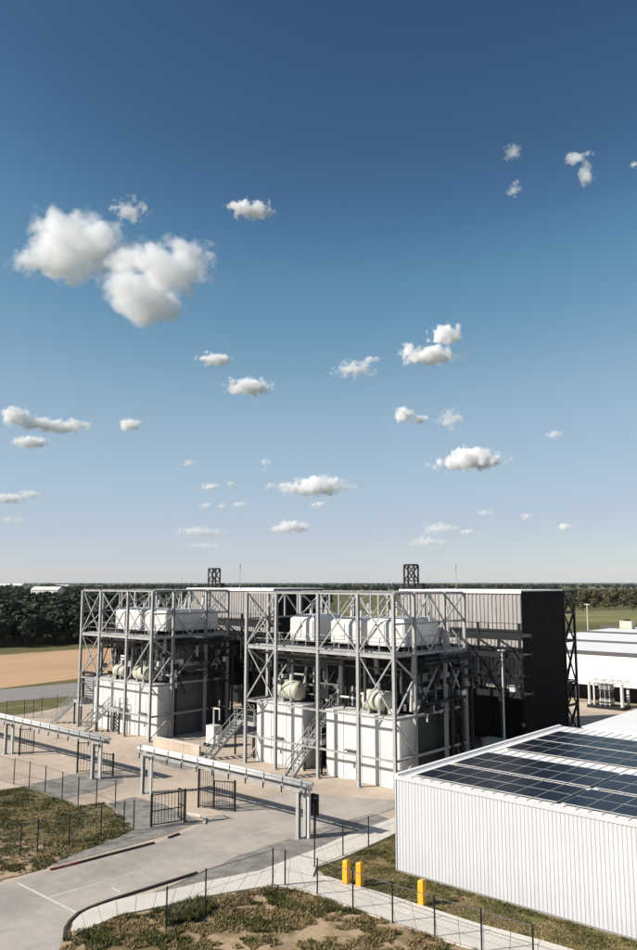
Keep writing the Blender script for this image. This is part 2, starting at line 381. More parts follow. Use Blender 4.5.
# ================================================================== steel frames
LV = [2.25, 5.12, 9.63, 14.19]
V0 = 48.15
VO = [0, 2.6, 6.8, 9.8]
def steel_frame(us, label, tiers):
    u0, u1 = us[0], us[-1]
    t = thing('lattice_structure', label, 'steel structure', (u0, V0, 0), 'open steel frames around the two process units')
    top = LV[3]
    def col(u, v, z0=0, z1=top, s=.23):
        MB().hsec((u, v, z0), (u, v, z1), s, s, .035, .025).build('column', 'galv', t)
        if z0 == 0: MB().box((u-.27, v-.27, 0), (u+.27, v+.27, .06)).build('base_plate', 'galv', t)
    def gird(p, q, s=.2, h=None): s *= .85; MB().hsec(p, q, s, h or s * 1.3, .03, .02).build('girder', 'galv', t)
    def brace(p, q, s=.11): s *= .8; MB().bar(p, q, s).build('brace', 'galv', t)
    for u in us: col(u, V0)
    for a, b in zip(us, us[1:]):
        for k, z in enumerate(LV):
            gird((a + .14, V0, z), (b - .14, V0, z), .2 if k in (2, 3) else .13, .34 if k == 2 else None)
    # front bracing: (bay, z0, z1, kind)
    for bay, z0, z1, kd in tiers:
        a, b = us[bay] + .1, us[bay+1] - .1
        if kd in 'X/': brace((a, V0 - .03, z0 + .15), (b, V0 - .03, z1 - .15))
        if kd in 'X\\': brace((a, V0 + .07, z1 - .15), (b, V0 + .07, z0 + .15))
    # both ends, running away from the camera
    for e, u in ((0, u0), (1, u1)):
        for dv in VO[1:]: col(u, V0 + dv, s=.24)
        for a, b in zip(VO, VO[1:]):
            for z in LV: gird((u, V0 + a + .13, z), (u, V0 + b - .13, z), .16)
            gird((u, V0 + a + .13, 11.95), (u, V0 + b - .13, 11.95), .12)
        def bv(a, z0, b, z1): brace((u, V0 + a, z0), (u, V0 + b, z1), .13)
        bv(.1, 9.8, 2.5, 11.9); bv(.1, 14.1, 2.5, 12.0); bv(2.7, 12, 4.7, 14.1); bv(4.7, 14.1, 6.7, 12)
        bv(6.9, 12, 9.7, 14.1); bv(6.9, 14.1, 9.7, 12); bv(2.7, 11.9, 4.7, 9.8); bv(4.7, 9.8, 6.7, 11.9)
        MB().bar((u, V0 + 4.7, 12), (u, V0 + 4.7, 14.1), .12).build('brace', 'galv', t)
        bv(.1, 5.3, 2.5, 7.9); bv(.1, 9.5, 2.5, 7.9); bv(.1, 4.95, 2.5, 2.4); bv(.1, .2, 2.5, 2.1)
        bv(2.7, 5.3, 6.7, 9.5); bv(6.9, 9.5, 9.7, 5.3); bv(6.9, 5.3, 9.7, 9.5)
    # back line and roof-level ties
    ub = [u0 + (u1 - u0) * k / 4 for k in range(5)]
    for u in ub[1:-1]: col(u, V0 + VO[3], s=.22)
    for a, b in zip(ub, ub[1:]):
        for z in LV[1:]: gird((a + .13, V0 + VO[3], z), (b - .13, V0 + VO[3], z), .15)
        brace((a + .1, V0 + VO[3], 9.8), (b - .1, V0 + VO[3], 14.0), .1); brace((a + .1, V0 + VO[3] + .1, 14.0), (b - .1, V0 + VO[3] + .1, 9.8), .1)
        brace((a + .1, V0 + VO[3], 5.3), (b - .1, V0 + VO[3], 9.4), .1)
    for dv in VO[1:3]:
        gird((u0 + .12, V0 + dv, 14.19), (u1 - .12, V0 + dv, 14.19), .14)
        gird((u0 + .12, V0 + dv, 9.55), (u1 - .12, V0 + dv, 9.55), .16)
    for u in us[1:-1]:
        gird((u, V0 + .15, 14.19), (u, V0 + VO[3] - .15, 14.19), .13)
        gird((u, V0 + .15, 9.5), (u, V0 + VO[3] - .15, 9.5), .16)
        MB().bar((u, V0 + 2.6, 9.7), (u, V0 + 2.6, 14.1), .12).build('brace', 'galv', t)
        MB().bar((u, V0 + 6.8, 9.7), (u, V0 + 6.8, 14.1), .12).build('brace', 'galv', t)
        brace((u, V0 + 2.7, 12.2), (u, V0 + 6.7, 14.1), .09); brace((u, V0 + 2.7, 14.1), (u, V0 + 6.7, 12.2), .09)
    return t
UA = [-76.6, -73.15, -68.35, -64.3]
UB = [-51.0, -47.45, -42.8, -38.75, -35.4]
steel_frame(UA, 'tall galvanised steel frame of the left process unit, three bays wide', [(0, 9.63, 14.19, 'X'), (1, 9.63, 14.19, 'X'), (2, 9.63, 14.19, 'X'),
            (0, 5.12, 9.63, 'X'), (2, 5.12, 9.63, '/')])
steel_frame(UB, 'tall galvanised steel frame of the nearer process unit, four bays wide', [(0, 9.63, 14.19, 'X'), (2, 9.63, 14.19, 'X'), (3, 9.63, 14.19, 'X'),
            (0, 5.12, 9.63, 'X'), (3, 5.12, 9.63, 'X')])

# ================================================================== equipment inside the frames
def module(name, label, cat, u0, u1, v0, v1, z0, z1, m, group=None, panels=3, door=None, topm=None, side=None, rail=True):
    t = thing(name, label, cat, (u0, v0, z0), group)
    MB().box((u0, v0, z0), (u1, v1, z1)).build('housing', m, t)
    zm = z0 + (z1 - z0) * .47; e = .035
    n = panels; wd = (u1 - u0) / n
    for k in range(n):                                     # front panels, two rows
        for a, b in ((z0 + .12, zm - .03), (zm + .03, z1 - .1)):
            MB().box((u0 + k*wd + .03, v0 - e, a), (u0 + (k+1)*wd - .03, v0 - .001, b)).build('panel', m, t)
    k = max(1, int((v1 - v0) / 2.2)); dv = (v1 - v0) / k
    for i in range(k):
        for a, b in ((z0 + .12, zm - .03), (zm + .03, z1 - .1)):
            MB().box((u1 + .001, v0 + i*dv + .03, a), (u1 + e, v0 + (i+1)*dv - .03, b)).build('panel', side or m, t)
    MB().box((u0 - .06, v0 - .08, z1), (u1 + .06, v1 + .06, z1 + .1)).build('roof', topm or m, t)
    if door is not None:
        x = u0 + door * (u1 - u0)
        d = MB().box((x, v0 - .09, z0 + .1), (x + .9, v0 - e - .002, z0 + 2.1)).build('door', m, t)
        MB().bar((x + .75, v0 - .15, z0 + 1.0), (x + .75, v0 - .15, z0 + 1.25), .05).build('handle', 'dark', d)
        h = MB().box((x - .1, v0 - .35, z0 + 2.2), (x + 1.0, v0 - .04, z0 + 2.27)).build('canopy', 'greypanel', t)
    return t
VM = V0 + 1.25
module('equipment_module', 'white panelled ground-level housing, left half of the left process unit', 'housing', -75.9, -70.2, VM, VM + 2.0, 0, 4.95, 'white', 'white ground-level housings', 3, .18)
module('equipment_module', 'white panelled ground-level housing at the right corner of the left process unit', 'housing', -70.0, -64.75, VM, VM + 2.0, 0, 4.95, 'white', 'white ground-level housings', 3, .5)
module('equipment_module', 'white panelled ground-level housing left of the stair in the nearer unit', 'housing', -50.9, -45.6, VM, VM + 2.2, 0, 4.95, 'white', 'white ground-level housings', 3, .42)
module('equipment_module', 'white panelled ground-level housing right of the stair in the nearer unit', 'housing', -43.0, -35.85, VM, VM + 2.0, 0, 4.95, 'white', 'white ground-level housings', 4, .3)
# machinery enclosures behind them, coloured dark as backing for the shaded interior
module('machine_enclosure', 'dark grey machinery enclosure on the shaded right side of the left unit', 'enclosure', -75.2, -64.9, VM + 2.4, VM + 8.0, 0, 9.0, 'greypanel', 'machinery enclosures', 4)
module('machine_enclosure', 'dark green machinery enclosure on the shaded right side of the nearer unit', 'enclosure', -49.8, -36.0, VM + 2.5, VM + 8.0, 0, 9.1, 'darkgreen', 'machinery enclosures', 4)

def filter_house(label, u0, u1, v0, v1, z0, z1):
    t = thing('filter_house', label, 'filter house', (u0, v0, z0), 'white filter houses on the upper decks')
    mb = MB(); c = .35
    vs = [(u0, v0, z0), (u1, v0, z0), (u1, v1, z0), (u0, v1, z0), (u0, v0, z1 - c), (u1, v0, z1 - c), (u1, v1, z1 - c), (u0, v1, z1 - c),
          (u0 + c, v0 + c, z1), (u1 - c, v0 + c, z1), (u1 - c, v1 - c, z1), (u0 + c, v1 - c, z1)]
    mb.add(vs, [(3, 2, 1, 0), (0, 1, 5, 4), (1, 2, 6, 5), (2, 3, 7, 6), (3, 0, 4, 7), (4, 5, 9, 8), (5, 6, 10, 9), (6, 7, 11, 10), (7, 4, 8, 11), (8, 9, 10, 11)])
    mb.build('housing', 'white', t)
    n = 2; wd = (u1 - u0) / n
    for k in range(n):
        a, b = u0 + k*wd + .12, u0 + (k+1)*wd - .12
        MB().box((a, v0 - .05, z0 + .25), (b, v0 - .002, z1 - c - .15)).build('panel', 'white', t)
    MB().box((u1 + .002, v0 + .3, z0 + .25), (u1 + .05, v1 - .3, z1 - c - .15)).build('panel', 'white', t)
    for k in range(3):
        x = u0 + (u1 - u0) * (k + .5) / 3
        MB().cyl((x, (v0+v1)/2, z1), (x, (v0+v1)/2, z1 + .5), .12, 8).build('vent', 'palepipe', t)
    for x in (u0 + .3, u1 - .3):
        MB().bar((x, v0 + .3, z0 - .2), (x, v1 - .3, z0 - .2), .2, .4).build('skid', 'dark', t)
    return t
ZD = 9.75
filter_house('white filter house on the upper deck of the left unit, nearer the wood', -73.6, -69.1, V0 + 2.2, V0 + 6.2, ZD + .45, 12.35)
filter_house('white filter house on the upper deck of the left unit, at its right corner', -68.2, -64.75, V0 + 2.0, V0 + 8.8, ZD + .45, 12.3)
filter_house('white filter house in the middle of the upper deck of the nearer unit', -48.0, -45.3, V0 + 2.3, V0 + 6.6, ZD + .45, 12.3)
filter_house('white filter house on the upper deck of the nearer unit, second from its right corner', -43.4, -40.3, V0 + 2.3, V0 + 6.4, ZD + .45, 12.2)
filter_house('white filter house on the upper deck at the right corner of the nearer unit', -39.4, -35.85, V0 + 2.0, V0 + 6.6, ZD + .45, 12.3)

def deck(label, u0, u1, v0, v1, z, rails=('f', 'r'), m='grating', holes=()):
    t = thing('walkway_deck', label, 'walkway', (u0, v0, z), 'grated walkway decks of the process units')
    MB().box((u0, v0, z - .06), (u1, v1, z)).build('grating', m, t)
    MB().box((u0, v0 - .03, z - .25), (u1, v0 - .001, z + .1)).build('edge_channel', 'galv', t)
    MB().box((u1 + .001, v0, z - .25), (u1 + .03, v1, z + .1)).build('edge_channel', 'galv', t)
    def rail(p, q):
        p = Vector(p); q = Vector(q); n = max(1, int((q - p).length / 1.5))
        for i in range(n + 1):
            c = p.lerp(q, i / n); MB().bar(c, c + Vector((0, 0, 1.1)), .045).build('rail_post', 'galv', t)
        for h in (.55, 1.1): MB().bar(p + Vector((0, 0, h)), q + Vector((0, 0, h)), .04).build('handrail', 'galv', t)
    if 'f' in rails: rail((u0, v0 + .05, z), (u1, v0 + .05, z))
    if 'r' in rails: rail((u1 - .05, v0, z), (u1 - .05, v1, z))
    if 'l' in rails: rail((u0 + .05, v0, z), (u0 + .05, v1, z))
    if 'b' in rails: rail((u0, v1 - .05, z), (u1, v1 - .05, z))
    return t
deck('upper grated deck of the left unit, under its filter houses', UA[0] + .3, UA[-1] - .3, V0 + .6, V0 + 9.5, ZD)
deck('upper grated deck of the nearer unit, under its filter houses', UB[0] + .3, UB[-1] - .3, V0 + .6, V0 + 9.5, ZD)
deck('middle grated deck above the white housings of the left unit', UA[0] + .4, UA[-1] - .5, V0 + 3.6, V0 + 9.4, 6.9)
deck('middle grated deck above the white housings of the nearer unit', UB[0] + .4, UB[-1] - .5, V0 + 3.9, V0 + 9.4, 6.9)

def drum(label, p, q, r, m='cream', group='horizontal drums on top of the white housings'):
    p = Vector(p); q = Vector(q); c = (p + q) / 2
    t = thing('drum', label, 'drum', (c.x, c.y, c.z - r), group)
    MB().cyl(p, q, r, 22, dome=r * .45).build('shell', m, t, True)
    d = (q - p).normalized()
    for k in (.25, .75):
        x = p.lerp(q, k); MB().cyl(x - d * .06, x + d * .06, r + .04, 22).build('band', 'palepipe', t)
        a = Vector((-d.y, d.x, 0)) * r * .8
        MB().bar(x - a - Vector((0, 0, r)), x + a - Vector((0, 0, r)), .18, .3).build('saddle', 'galv', t)
    MB().cyl(c + Vector((0, 0, r * .9)), c + Vector((0, 0, r + .5)), .16, 10).build('nozzle', 'palepipe', t)
zt = 5.15
drum('cream drum on top of the left housing of the nearer unit', (-48.8, V0 + 2.3, zt + .85), (-46.9, V0 + 2.3, zt + .85), .78)
drum('cream drum on top of the right housing of the nearer unit', (-39.6, V0 + 2.3, zt + .85), (-37.6, V0 + 2.3, zt + .85), .78)
drum('cream drum on top of the left unit, nearer the dirt field', (-73.0, V0 + 2.2, zt + .7), (-71.4, V0 + 2.2, zt + .7), .62, 'cream')
drum('cream drum on top of the left unit, towards its right corner', (-69.4, V0 + 2.2, zt + .75), (-67.2, V0 + 2.2, zt + .75), .68, 'cream')

def pipe_run(label, lines, m='pipe', group='pipe runs threaded through the process units'):
    c = Vector(lines[0][0][0]); t = thing('pipe_run', label, 'pipes', (c.x, c.y, c.z), group)
    for pts, r in lines:
        o = MB().tube(pts, r, 10).build('pipe', m, t, False)
        for a in pts[1:-1]: MB().cyl((a[0], a[1], a[2] - r * 1.15), (a[0], a[1], a[2] + r * 1.15), r * 1.15, 10).build('elbow', m, t)
        a, b = Vector(pts[0]), Vector(pts[1]); d = (b - a).normalized()
        for k in (.3, .7):
            x = a.lerp(b, k); MB().cyl(x - d * .04, x + d * .04, r * 1.45, 10).build('flange', m, t)
def pipes_for(us, tagname):
    a, b = us[0] + .6, us[-1] - .6; rnd = random.Random(len(us))
    pipe_run('grey pipes along the front below the upper deck of the %s' % tagname,
             [([(a + q0*(b-a), V0 + 1.0 + .35*k, 9.1 - .3*k), (a + q1*(b-a), V0 + 1.0 + .35*k, 9.1 - .3*k), (a + q1*(b-a), V0 + 1.0 + .35*k, 6.0 + .4*k)], r) for k, (r, q0, q1) in enumerate(((.11, 0, .8), (.15, .1, .62), (.09, .3, 1), (.13, 0, .45)))], 'pipe')
    t = thing('valve_cluster', 'crowded valves, manifolds and short pipes above the white housings of the %s' % tagname, 'pipework', (a, V0 + 1.6, 5.1), 'pipework above the white housings')
    for k in range(64):
        x = rnd.uniform(a, b); y = V0 + rnd.uniform(1.7, 3.6); z = rnd.uniform(5.3, 9.2); q = rnd.random(); m_ = rnd.choice(('pipe', 'dark', 'dark', 'palepipe', 'galv', 'dark'))
        if q < .3: MB().cyl((x, y, z - rnd.uniform(.3, 1.6)), (x, y, z), rnd.uniform(.05, .16), 8).build('riser', m_, t)
        elif q < .55:
            l = rnd.uniform(.6, 2.4); MB().tube([(x, y, z), (min(b, x + l), y, z), (min(b, x + l), y, z - rnd.uniform(.4, 1.2))], rnd.uniform(.04, .11), 8).build('pipe', m_, t)
        elif q < .75:
            w_ = rnd.uniform(.15, .5); MB().box((x - w_, y - .25, z - w_ * .8), (x + w_, y + .3, z + w_ * .7)).build('box', m_, t)
        else:
            v_ = MB().cyl((x, y - .12, z), (x, y + .12, z), .13, 10).build('valve', m_, t)
            MB().cyl((x, y - .3, z), (x, y - .26, z), .2, 12).build('handwheel', 'dark', v_); MB().cyl((x, y - .26, z), (x, y - .12, z), .03, 6).build('stem', 'dark', v_)
    for k in range(5):
        z = 6.9 + .0*k; x0 = a + (b - a) * k / 5; MB().bar((x0, V0 + 1.9, 5.1), (x0 + (b - a)/5, V0 + 1.9, 9.4), .08).build('strut', 'dark', t)
    pipe_run('pale vertical pipes behind the filter houses of the %s' % tagname,
             [([(a + (b - a) * k / 9 + rnd.uniform(-.3, .3), V0 + 7.2 + rnd.uniform(-.4, 1.4), 9.8), (a + (b - a) * k / 9 + rnd.uniform(-.3, .3), V0 + 7.8, 13.4 + rnd.uniform(-.6, .4))], rnd.choice((.07, .1, .14))) for k in range(10)], 'palepipe')
    pipe_run('pipes rising between the middle and upper decks of the %s' % tagname,
             [([(a + (b - a) * k / 8 + rnd.uniform(-.4, .4), V0 + 2.8 + rnd.uniform(0, .8), 5.3), (a + (b - a) * k / 8 + .2, V0 + 3.0, 9.5)], rnd.choice((.08, .12, .18))) for k in range(9)], 'palepipe')
    e = us[-1]
    pipe_run('dark pipes and ducts on the shaded right flank of the %s' % tagname,
             [([(e + .3, V0 + 3.4, z), (e + .3, V0 + q, z)], r) for z, r, q in ((8.9, .16, 10.2), (9.25, .1, 10.2), (5.9, .13, 9.2))] +
             [([(e + .15 - .3*(k % 3), V0 + 7.4 + .5*k, 0), (e + .15 - .3*(k % 3), V0 + 7.4 + .5*k, 8.2 - .25*(k % 4)), (e + .15 - .3*(k % 3), V0 + 11, 8.2 - .25*(k % 4))], .12 + .05*(k % 3)) for k in range(7)], 'dark')
    t = thing('valve_cluster', 'dark tangle of valves and struts on the shaded flank of the %s' % tagname, 'pipework', (e, V0 + 3, 5.1), 'pipework on the shaded flanks')
    for k in range(46):
        x = e + rnd.uniform(-.5, .3); y = V0 + rnd.uniform(2.8, 9.6); z = rnd.uniform(5.2, 9.6); q = rnd.random(); m_ = rnd.choice(('dark', 'dark', 'pipe', 'palepipe'))
        if q < .35: MB().cyl((x, y, z - rnd.uniform(.4, 2.0)), (x, y, z), rnd.uniform(.04, .12), 8).build('riser', m_, t)
        elif q < .6: MB().tube([(x, y, z), (x, y + rnd.uniform(.8, 2.5), z), (x, y + rnd.uniform(.8, 2.5), z - rnd.uniform(.5, 1.5))], rnd.uniform(.04, .1), 8).build('pipe', m_, t)
        elif q < .8: MB().box((x - .25, y - .3, z - .3), (x + .25, y + .3, z + .2)).build('box', m_, t)
        else: MB().bar((x, y, z), (x, y + rnd.uniform(1, 2.4), z - rnd.uniform(1, 2.5)), .1).build('strut', 'dark', t)
pipes_for(UA, 'left process unit'); pipes_for(UB, 'nearer process unit')

# big rectangular ducts between the units and the towers behind
def duct(label, u0, u1, z0, z1, v0, v1, m):
    t = thing('exhaust_duct', label, 'duct', (u0, v0, z0), 'ducts running back to the clad towers')
    MB().box((u0, v0, z0), (u1, v1, z1)).build('casing', m, t)
    n = 5
    for k in range(n + 1):
        v = v0 + (v1 - v0) * k / n
        MB().box((u0 - .07, v - .05, z0 - .07), (u1 + .07, v + .05, z1 + .07)).build('stiffener', m, t)
    for u in (u0 + .2, u1 - .2):
        for v in (v0 + .6, v1 - .6): MB().bar((u, v, 0), (u, v, z0), .22).build('leg', 'dark', t)
duct('dark exhaust duct behind the left process unit', -76, -70.5, 3.2, 8.2, V0 + 10.4, 66.9, 'dark')
duct('dark exhaust duct behind the nearer process unit', -48.5, -42.0, 3.2, 8.0, V0 + 10.4, 67.4, 'dark')

# ================================================================== stairs
def stair(label, p, q, wd, m='galv'):
    p = Vector(p); q = Vector(q); d = q - p; h = Vector((d.x, d.y, 0)).normalized(); n_ = Vector((-h.y, h.x, 0)) * wd / 2
    t = thing('steel_stair', label, 'stair', p, 'steel stairs of the process units')
    for s_ in (1, -1):
        MB().bar(p + n_ * s_, q + n_ * s_, .06, .24).build('stringer', m, t)
        for k in range(5):
            c = p.lerp(q, k / 4) + n_ * s_; MB().bar(c, c + Vector((0, 0, 1.0)), .05).build('rail_post', m, t)
        for hh in (.5, 1.0): MB().bar(p + n_ * s_ + Vector((0, 0, hh)), q + n_ * s_ + Vector((0, 0, hh)), .05).build('handrail', m, t)
    k = max(2, int(d.z / .21))
    for i in range(1, k + 1):
        c = p.lerp(q, i / k); a = c - n_ - h * .13; b = c + n_ + h * .13
        MB().bar(c - n_ * .96, c + n_ * .96, .26, .035).build('step', m, t)
    return t
def landing(label, u0, u1, v0, v1, z, rails):
    t = deck(label, u0, u1, v0, v1, z, rails)
    for u in (u0 + .1, u1 - .1):
        for v in (v0 + .1, v1 - .1): MB().bar((u, v, 0), (u, v, z - .07), .12).build('leg', 'dark', t)
stair('steel stair rising to the landing in the middle of the nearer unit', (-44.6, V0 - 1.35, 0), (-44.35, V0 + 1.0, 2.5), .9)
landing('small landing between the two white housings of the nearer unit', -45.3, -43.3, V0 + 1.0, V0 + 3.2, 2.5, ('r', 'l'))
stair('upper steel stair inside the nearer unit, between its white housings', (-44.9, V0 + 1.4, 2.5), (-43.6, V0 + 3.3, 5.1), .7)
stair('steel stair at the far left corner of the left unit', (-80.6, V0 - .6, 0), (-78.4, V0 + 1.0, 2.5), .9)
landing('railed landing beyond the left corner of the left unit', -78.4, -76.9, V0 + .5, V0 + 4.5, 2.5, ('f', 'l'))
stair('steel stair against the white housing of the left unit', (-73.4, V0 - 1.1, 0), (-71.7, V0 + .6, 2.4), .8)
landing('small landing at the head of the stair on the left unit', -71.7, -69.6, V0 + .25, V0 + 1.15, 2.4, ('f', 'r'))
stair('steel stair between the two process units', (-54.3, V0 - 1.3, 0), (-53.4, V0 + 1.6, 2.9), 1.0)
landing('railed landing between the two process units', -54.2, -51.6, V0 + 1.6, V0 + 4.0, 2.9, ('f', 'r', 'l'))

# grille cabinet left of the left unit, bund wall and small kit between the units
t = thing('louvre_cabinet', 'grey louvred cabinet on the outer left end of the left unit', 'cabinet', (-78.3, V0 + 1.6, 2.5))
MB().box((-78.1, V0 + 1.6, 2.56), (-76.3, V0 + 3.4, 5.0)).build('housing', 'greypanel', t)
for k in range(9): MB().box((-78.0, V0 + 1.52, 2.75 + k*.25), (-76.4, V0 + 1.598, 2.88 + k*.25)).build('louvre', 'galv', t)
MB().tube([(-78.7, V0 + 1.8, 2.6), (-78.7, V0 + 1.8, 5.3), (-76.4, V0 + 1.8, 5.3)], .14, 10).build('pipe', 'dark', t)
t = thing('bund_wall', 'low pale concrete bund wall between the two process units', 'wall', (-62.4, 47.2, 0))
for k in range(3):
    MB().box((-62.4 + k*2.2, 47.2, 0), (-62.4 + k*2.2 + 2.17, 47.4, .8)).build('panel', 'concrete', t)
MB().box((-62.45, 47.15, .802), (-55.75, 47.45, .87)).build('coping', 'path', t)
t = thing('pump_skid', 'small white pump skid with a bent vent pipe behind the bund wall', 'pump', (-58.6, 50.6, 0))
MB().box((-58.9, 50.3, 0), (-57.3, 51.6, .3)).build('base', 'dark', t)
MB().box((-58.7, 50.4, .3), (-57.6, 51.3, 1.9)).build('cabinet', 'white', t)
MB().tube([(-58.2, 50.9, 1.9), (-58.2, 50.9, 3.4), (-57.4, 50.9, 3.4), (-57.4, 50.9, 2.4)], .07, 8).build('vent_pipe', 'palepipe', t)
MB().cyl((-57.35, 50.7, .3), (-57.35, 50.7, 1.1), .2, 12).build('motor', 'palepipe', t)
module('electrical_cabinet', 'pale lit cabinet on the ground beside the nearer unit', 'cabinet', -36.5, -34.2, 62.2, 63.4, 0, 1.7, 'cream', None, 3)
module('electrical_cabinet', 'grey double cabinet in the shade behind the ribbed shed', 'cabinet', -33.9, -32.4, 63.0, 64.0, 0, 2.0, 'greypanel', None, 2)

# ================================================================== clad towers behind the units
def clad_tower(label, u0, u1, v0, v1, ztop, zband):
    t = thing('clad_tower', label, 'building', (u0, v0, 0), 'clad towers behind the process units')
    wall_ribs((u0, v0), (u1, v0), zband, ztop, .42, .07, 1).build('cladding', 'cladding', t)
    wall_ribs((u0, v0 + .35), (u1, v0 + .35), 5.0, zband, .42, .07, 1).build('cladding', 'cladding', t)
    wall_ribs((u1, v0), (u1, v1), 0.0, ztop, .42, .05, 1).build('side_wall', 'shadeclad', t)  # side away from the sun, its shade painted into the cladding colour
    MB().box((u0, v1 - .1, 0), (u1 - .02, v1, ztop)).build('back_wall', 'cladding', t)
    MB().box((u0, v0 + .02, 5.0), (u0 + .08, v1 - .12, ztop)).build('side_wall', 'cladding', t)
    MB().box((u0 + .1, v0 + 3.5, 0), (u1 - .05, v0 + 3.7, 4.95)).build('inner_wall', 'dark', t)  # set-back wall and soffit coloured dark for the shade below the cladding
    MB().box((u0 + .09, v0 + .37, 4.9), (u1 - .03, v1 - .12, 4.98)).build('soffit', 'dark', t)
    r = MB().box((u0 - .12, v0 - .15, ztop), (u1 + .12, v1 + .1, ztop + .12)).build('roof', 'roofwhite', t)
    MB().box((u0 - .1, v0 - .19, ztop - .2), (u1 + .1, v0 - .152, ztop + .11)).build('gutter', 'roofwhite', r)
    MB().box((u0, v0 - .1, zband - .1), (u1, v0 - .012, zband + .06)).build('drip_trim', 'dark', t)
    n = 4
    for k in range(n + 1):
        u = u0 + .15 + (u1 - u0 - .3) * k / n
        MB().hsec((u, v0 + .15, 0), (u, v0 + .15, 5.0), .3, .3).build('column', 'dark', t)
    return t
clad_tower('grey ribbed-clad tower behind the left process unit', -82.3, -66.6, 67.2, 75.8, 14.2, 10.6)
clad_tower('tall clad tower with shade-coloured side wall behind the nearer unit', -48.8, -35.3, 67.7, 76.1, 14.2, 10.6)

def truss_walk(label, u0, u1, v, z):
    t = thing('truss_walkway', label, 'walkway', (u0, v, z), 'trussed walkways along the clad towers')
    for zz, hh in ((z, .5), (z - 1.55, .42), (z - 4.9, .5)):
        MB().box((u0, v + .16, zz - .1), (u1, v + 1.6, zz)).build('grating', 'grating', t)
        for vv in (v, v + 1.75): MB().bar((u0, vv, zz - .1), (u1, vv, zz - .1), .2, hh).build('chord', 'dark', t)
    n = 7; st = (u1 - u0 - .6) / n; P = [u0 + .3 + st * k for k in range(n + 1)]
    for k, a in enumerate(P):
        MB().bar((a, v + .1, 0 if k % 2 == 0 else z - 5), (a, v + .1, z + (1.1 if k % 2 else 0)), .2).build('post', 'dark', t)
    for k in range(n):
        a, b = P[k], P[k + 1]
        MB().bar((a, v - .02, z - .3), (b, v - .02, z - 1.4), .15).build('brace', 'dark', t)
        MB().bar((a, v - .02, z - 1.7), (b, v - .02, z - 4.8), .17).build('brace', 'dark', t)
        if k % 2: MB().bar((a, v + .25, z - 4.8), (b, v + .25, z - 1.7), .13).build('brace', 'dark', t)
        MB().bar((a + st/2, v + .1, z - 3.3), (b + st/2 - .3, v + .1, z - 3.3), .12).build('brace', 'dark', t)
    n = int((u1 - u0) / 1.6)
    for k in range(n + 1):
        a = u0 + (u1 - u0) * k / n
        for zz in (z, z - 4.9): MB().bar((a, v, zz), (a, v, zz + 1.1), .05).build('rail_post', 'dark', t)
    for zz in (z, z - 4.9):
        for hh in (.55, 1.1): MB().bar((u0, v, zz + hh), (u1, v, zz + hh), .05).build('handrail', 'dark', t)
    rnd = random.Random(int(u0))
    for k in range(14):
        a = rnd.uniform(u0 + .5, u1 - .6); y = v + rnd.uniform(.4, 1.4); q = rnd.uniform(.2, .5)
        MB().box((a - q, y - .25, z - 4.9), (a + q, y + .25, z - 4.9 + rnd.uniform(.5, 1.3))).build('box', rnd.choice(('dark', 'pipe', 'palepipe')), t)
    return t
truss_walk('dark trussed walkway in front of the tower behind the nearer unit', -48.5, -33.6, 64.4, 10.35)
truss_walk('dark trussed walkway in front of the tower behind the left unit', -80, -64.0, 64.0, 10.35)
t = thing('lamp_post', 'slim pale light pole in front of the tower with the shaded side wall', 'lamp post', (-34.6, 62.6, 0))
MB().cyl((-34.6, 62.6, 0), (-34.6, 62.6, 9.2), .09, 10, r2=.06).build('pole', 'palepipe', t)
MB().box((-34.85, 62.3, 9.2), (-34.35, 62.75, 9.32)).build('lamp_head', 'palepipe', t)
MB().bar((-34.6, 62.6, 2.6), (-33.7, 62.6, 2.6), .06).build('arm', 'dark', t)

# lattice stair tower at the far corner of the near tower
t = thing('ladder_tower', 'dark lattice tower standing against the far corner of the shaded tower wall', 'lattice tower', (-35.3, 76.5, 0))
for v in (76.6, 79.0):
    for u in (-36.6, -35.35): MB().bar((u, v, 0), (u, v, 14.2), .2).build('column', 'dark', t)
for k, (z0, z1) in enumerate(((.2, 3), (3, 5.2), (5.2, 9.2), (9.2, 12), (12, 14.1))):
    for u in (-36.6, -35.35):
        MB().bar((u, 76.7, z0), (u, 78.9, z1), .12).build('brace', 'dark', t); MB().bar((u - .05, 76.7, z1), (u - .05, 78.9, z0), .12).build('brace', 'dark', t)
        MB().bar((u, 76.7, z1), (u, 78.9, z1), .2).build('girder', 'dark', t)
    MB().bar((-36.5, 79.0, z0), (-35.45, 79.0, z1), .1).build('brace', 'dark', t)
    if k in (1, 2, 3): MB().box((-36.5, 76.75, z1 + .101), (-35.5, 78.85, z1 + .15)).build('platform', 'grating', t)

def roof_mast(label, u, v, z, h, wd):
    t = thing('roof_frame', label, 'steel frame', (u, v, z), 'small dark frames on the tower roofs')
    for a in (-wd/2, wd/2):
        for b in (-.35, .35): MB().bar((u + a, v + b, z), (u + a, v + b, z + h), .14).build('post', 'dark', t)
    for b in (-.35, .35):
        for zz in (z + .1, z + h * .35, z + h): MB().bar((u - wd/2, v + b, zz), (u + wd/2, v + b, zz), .14).build('rail', 'dark', t)
        MB().bar((u - wd/2, v + b, z + h*.35), (u + wd/2, v + b, z + h), .1).build('brace', 'dark', t)
        MB().bar((u + wd/2, v + b + .05, z + h*.35), (u - wd/2, v + b + .05, z + h), .1).build('brace', 'dark', t)
    MB().box((u - wd/2, v - .35, z + h + .075), (u + wd/2, v + .35, z + h + .12)).build('cap', 'dark', t)
    MB().box((u + wd/2 + .15, v - .3, z), (u + wd/2 + .9, v + .3, z + .6)).build('winch_box', 'dark', t)
roof_mast('dark hoist frame on the roof of the nearer tower', -48.1, 68.6, 14.32, 2.45, 1.25)
roof_mast('dark hoist frame on the roof of the left tower', -78.6, 68.4, 14.32, 2.4, 1.4)
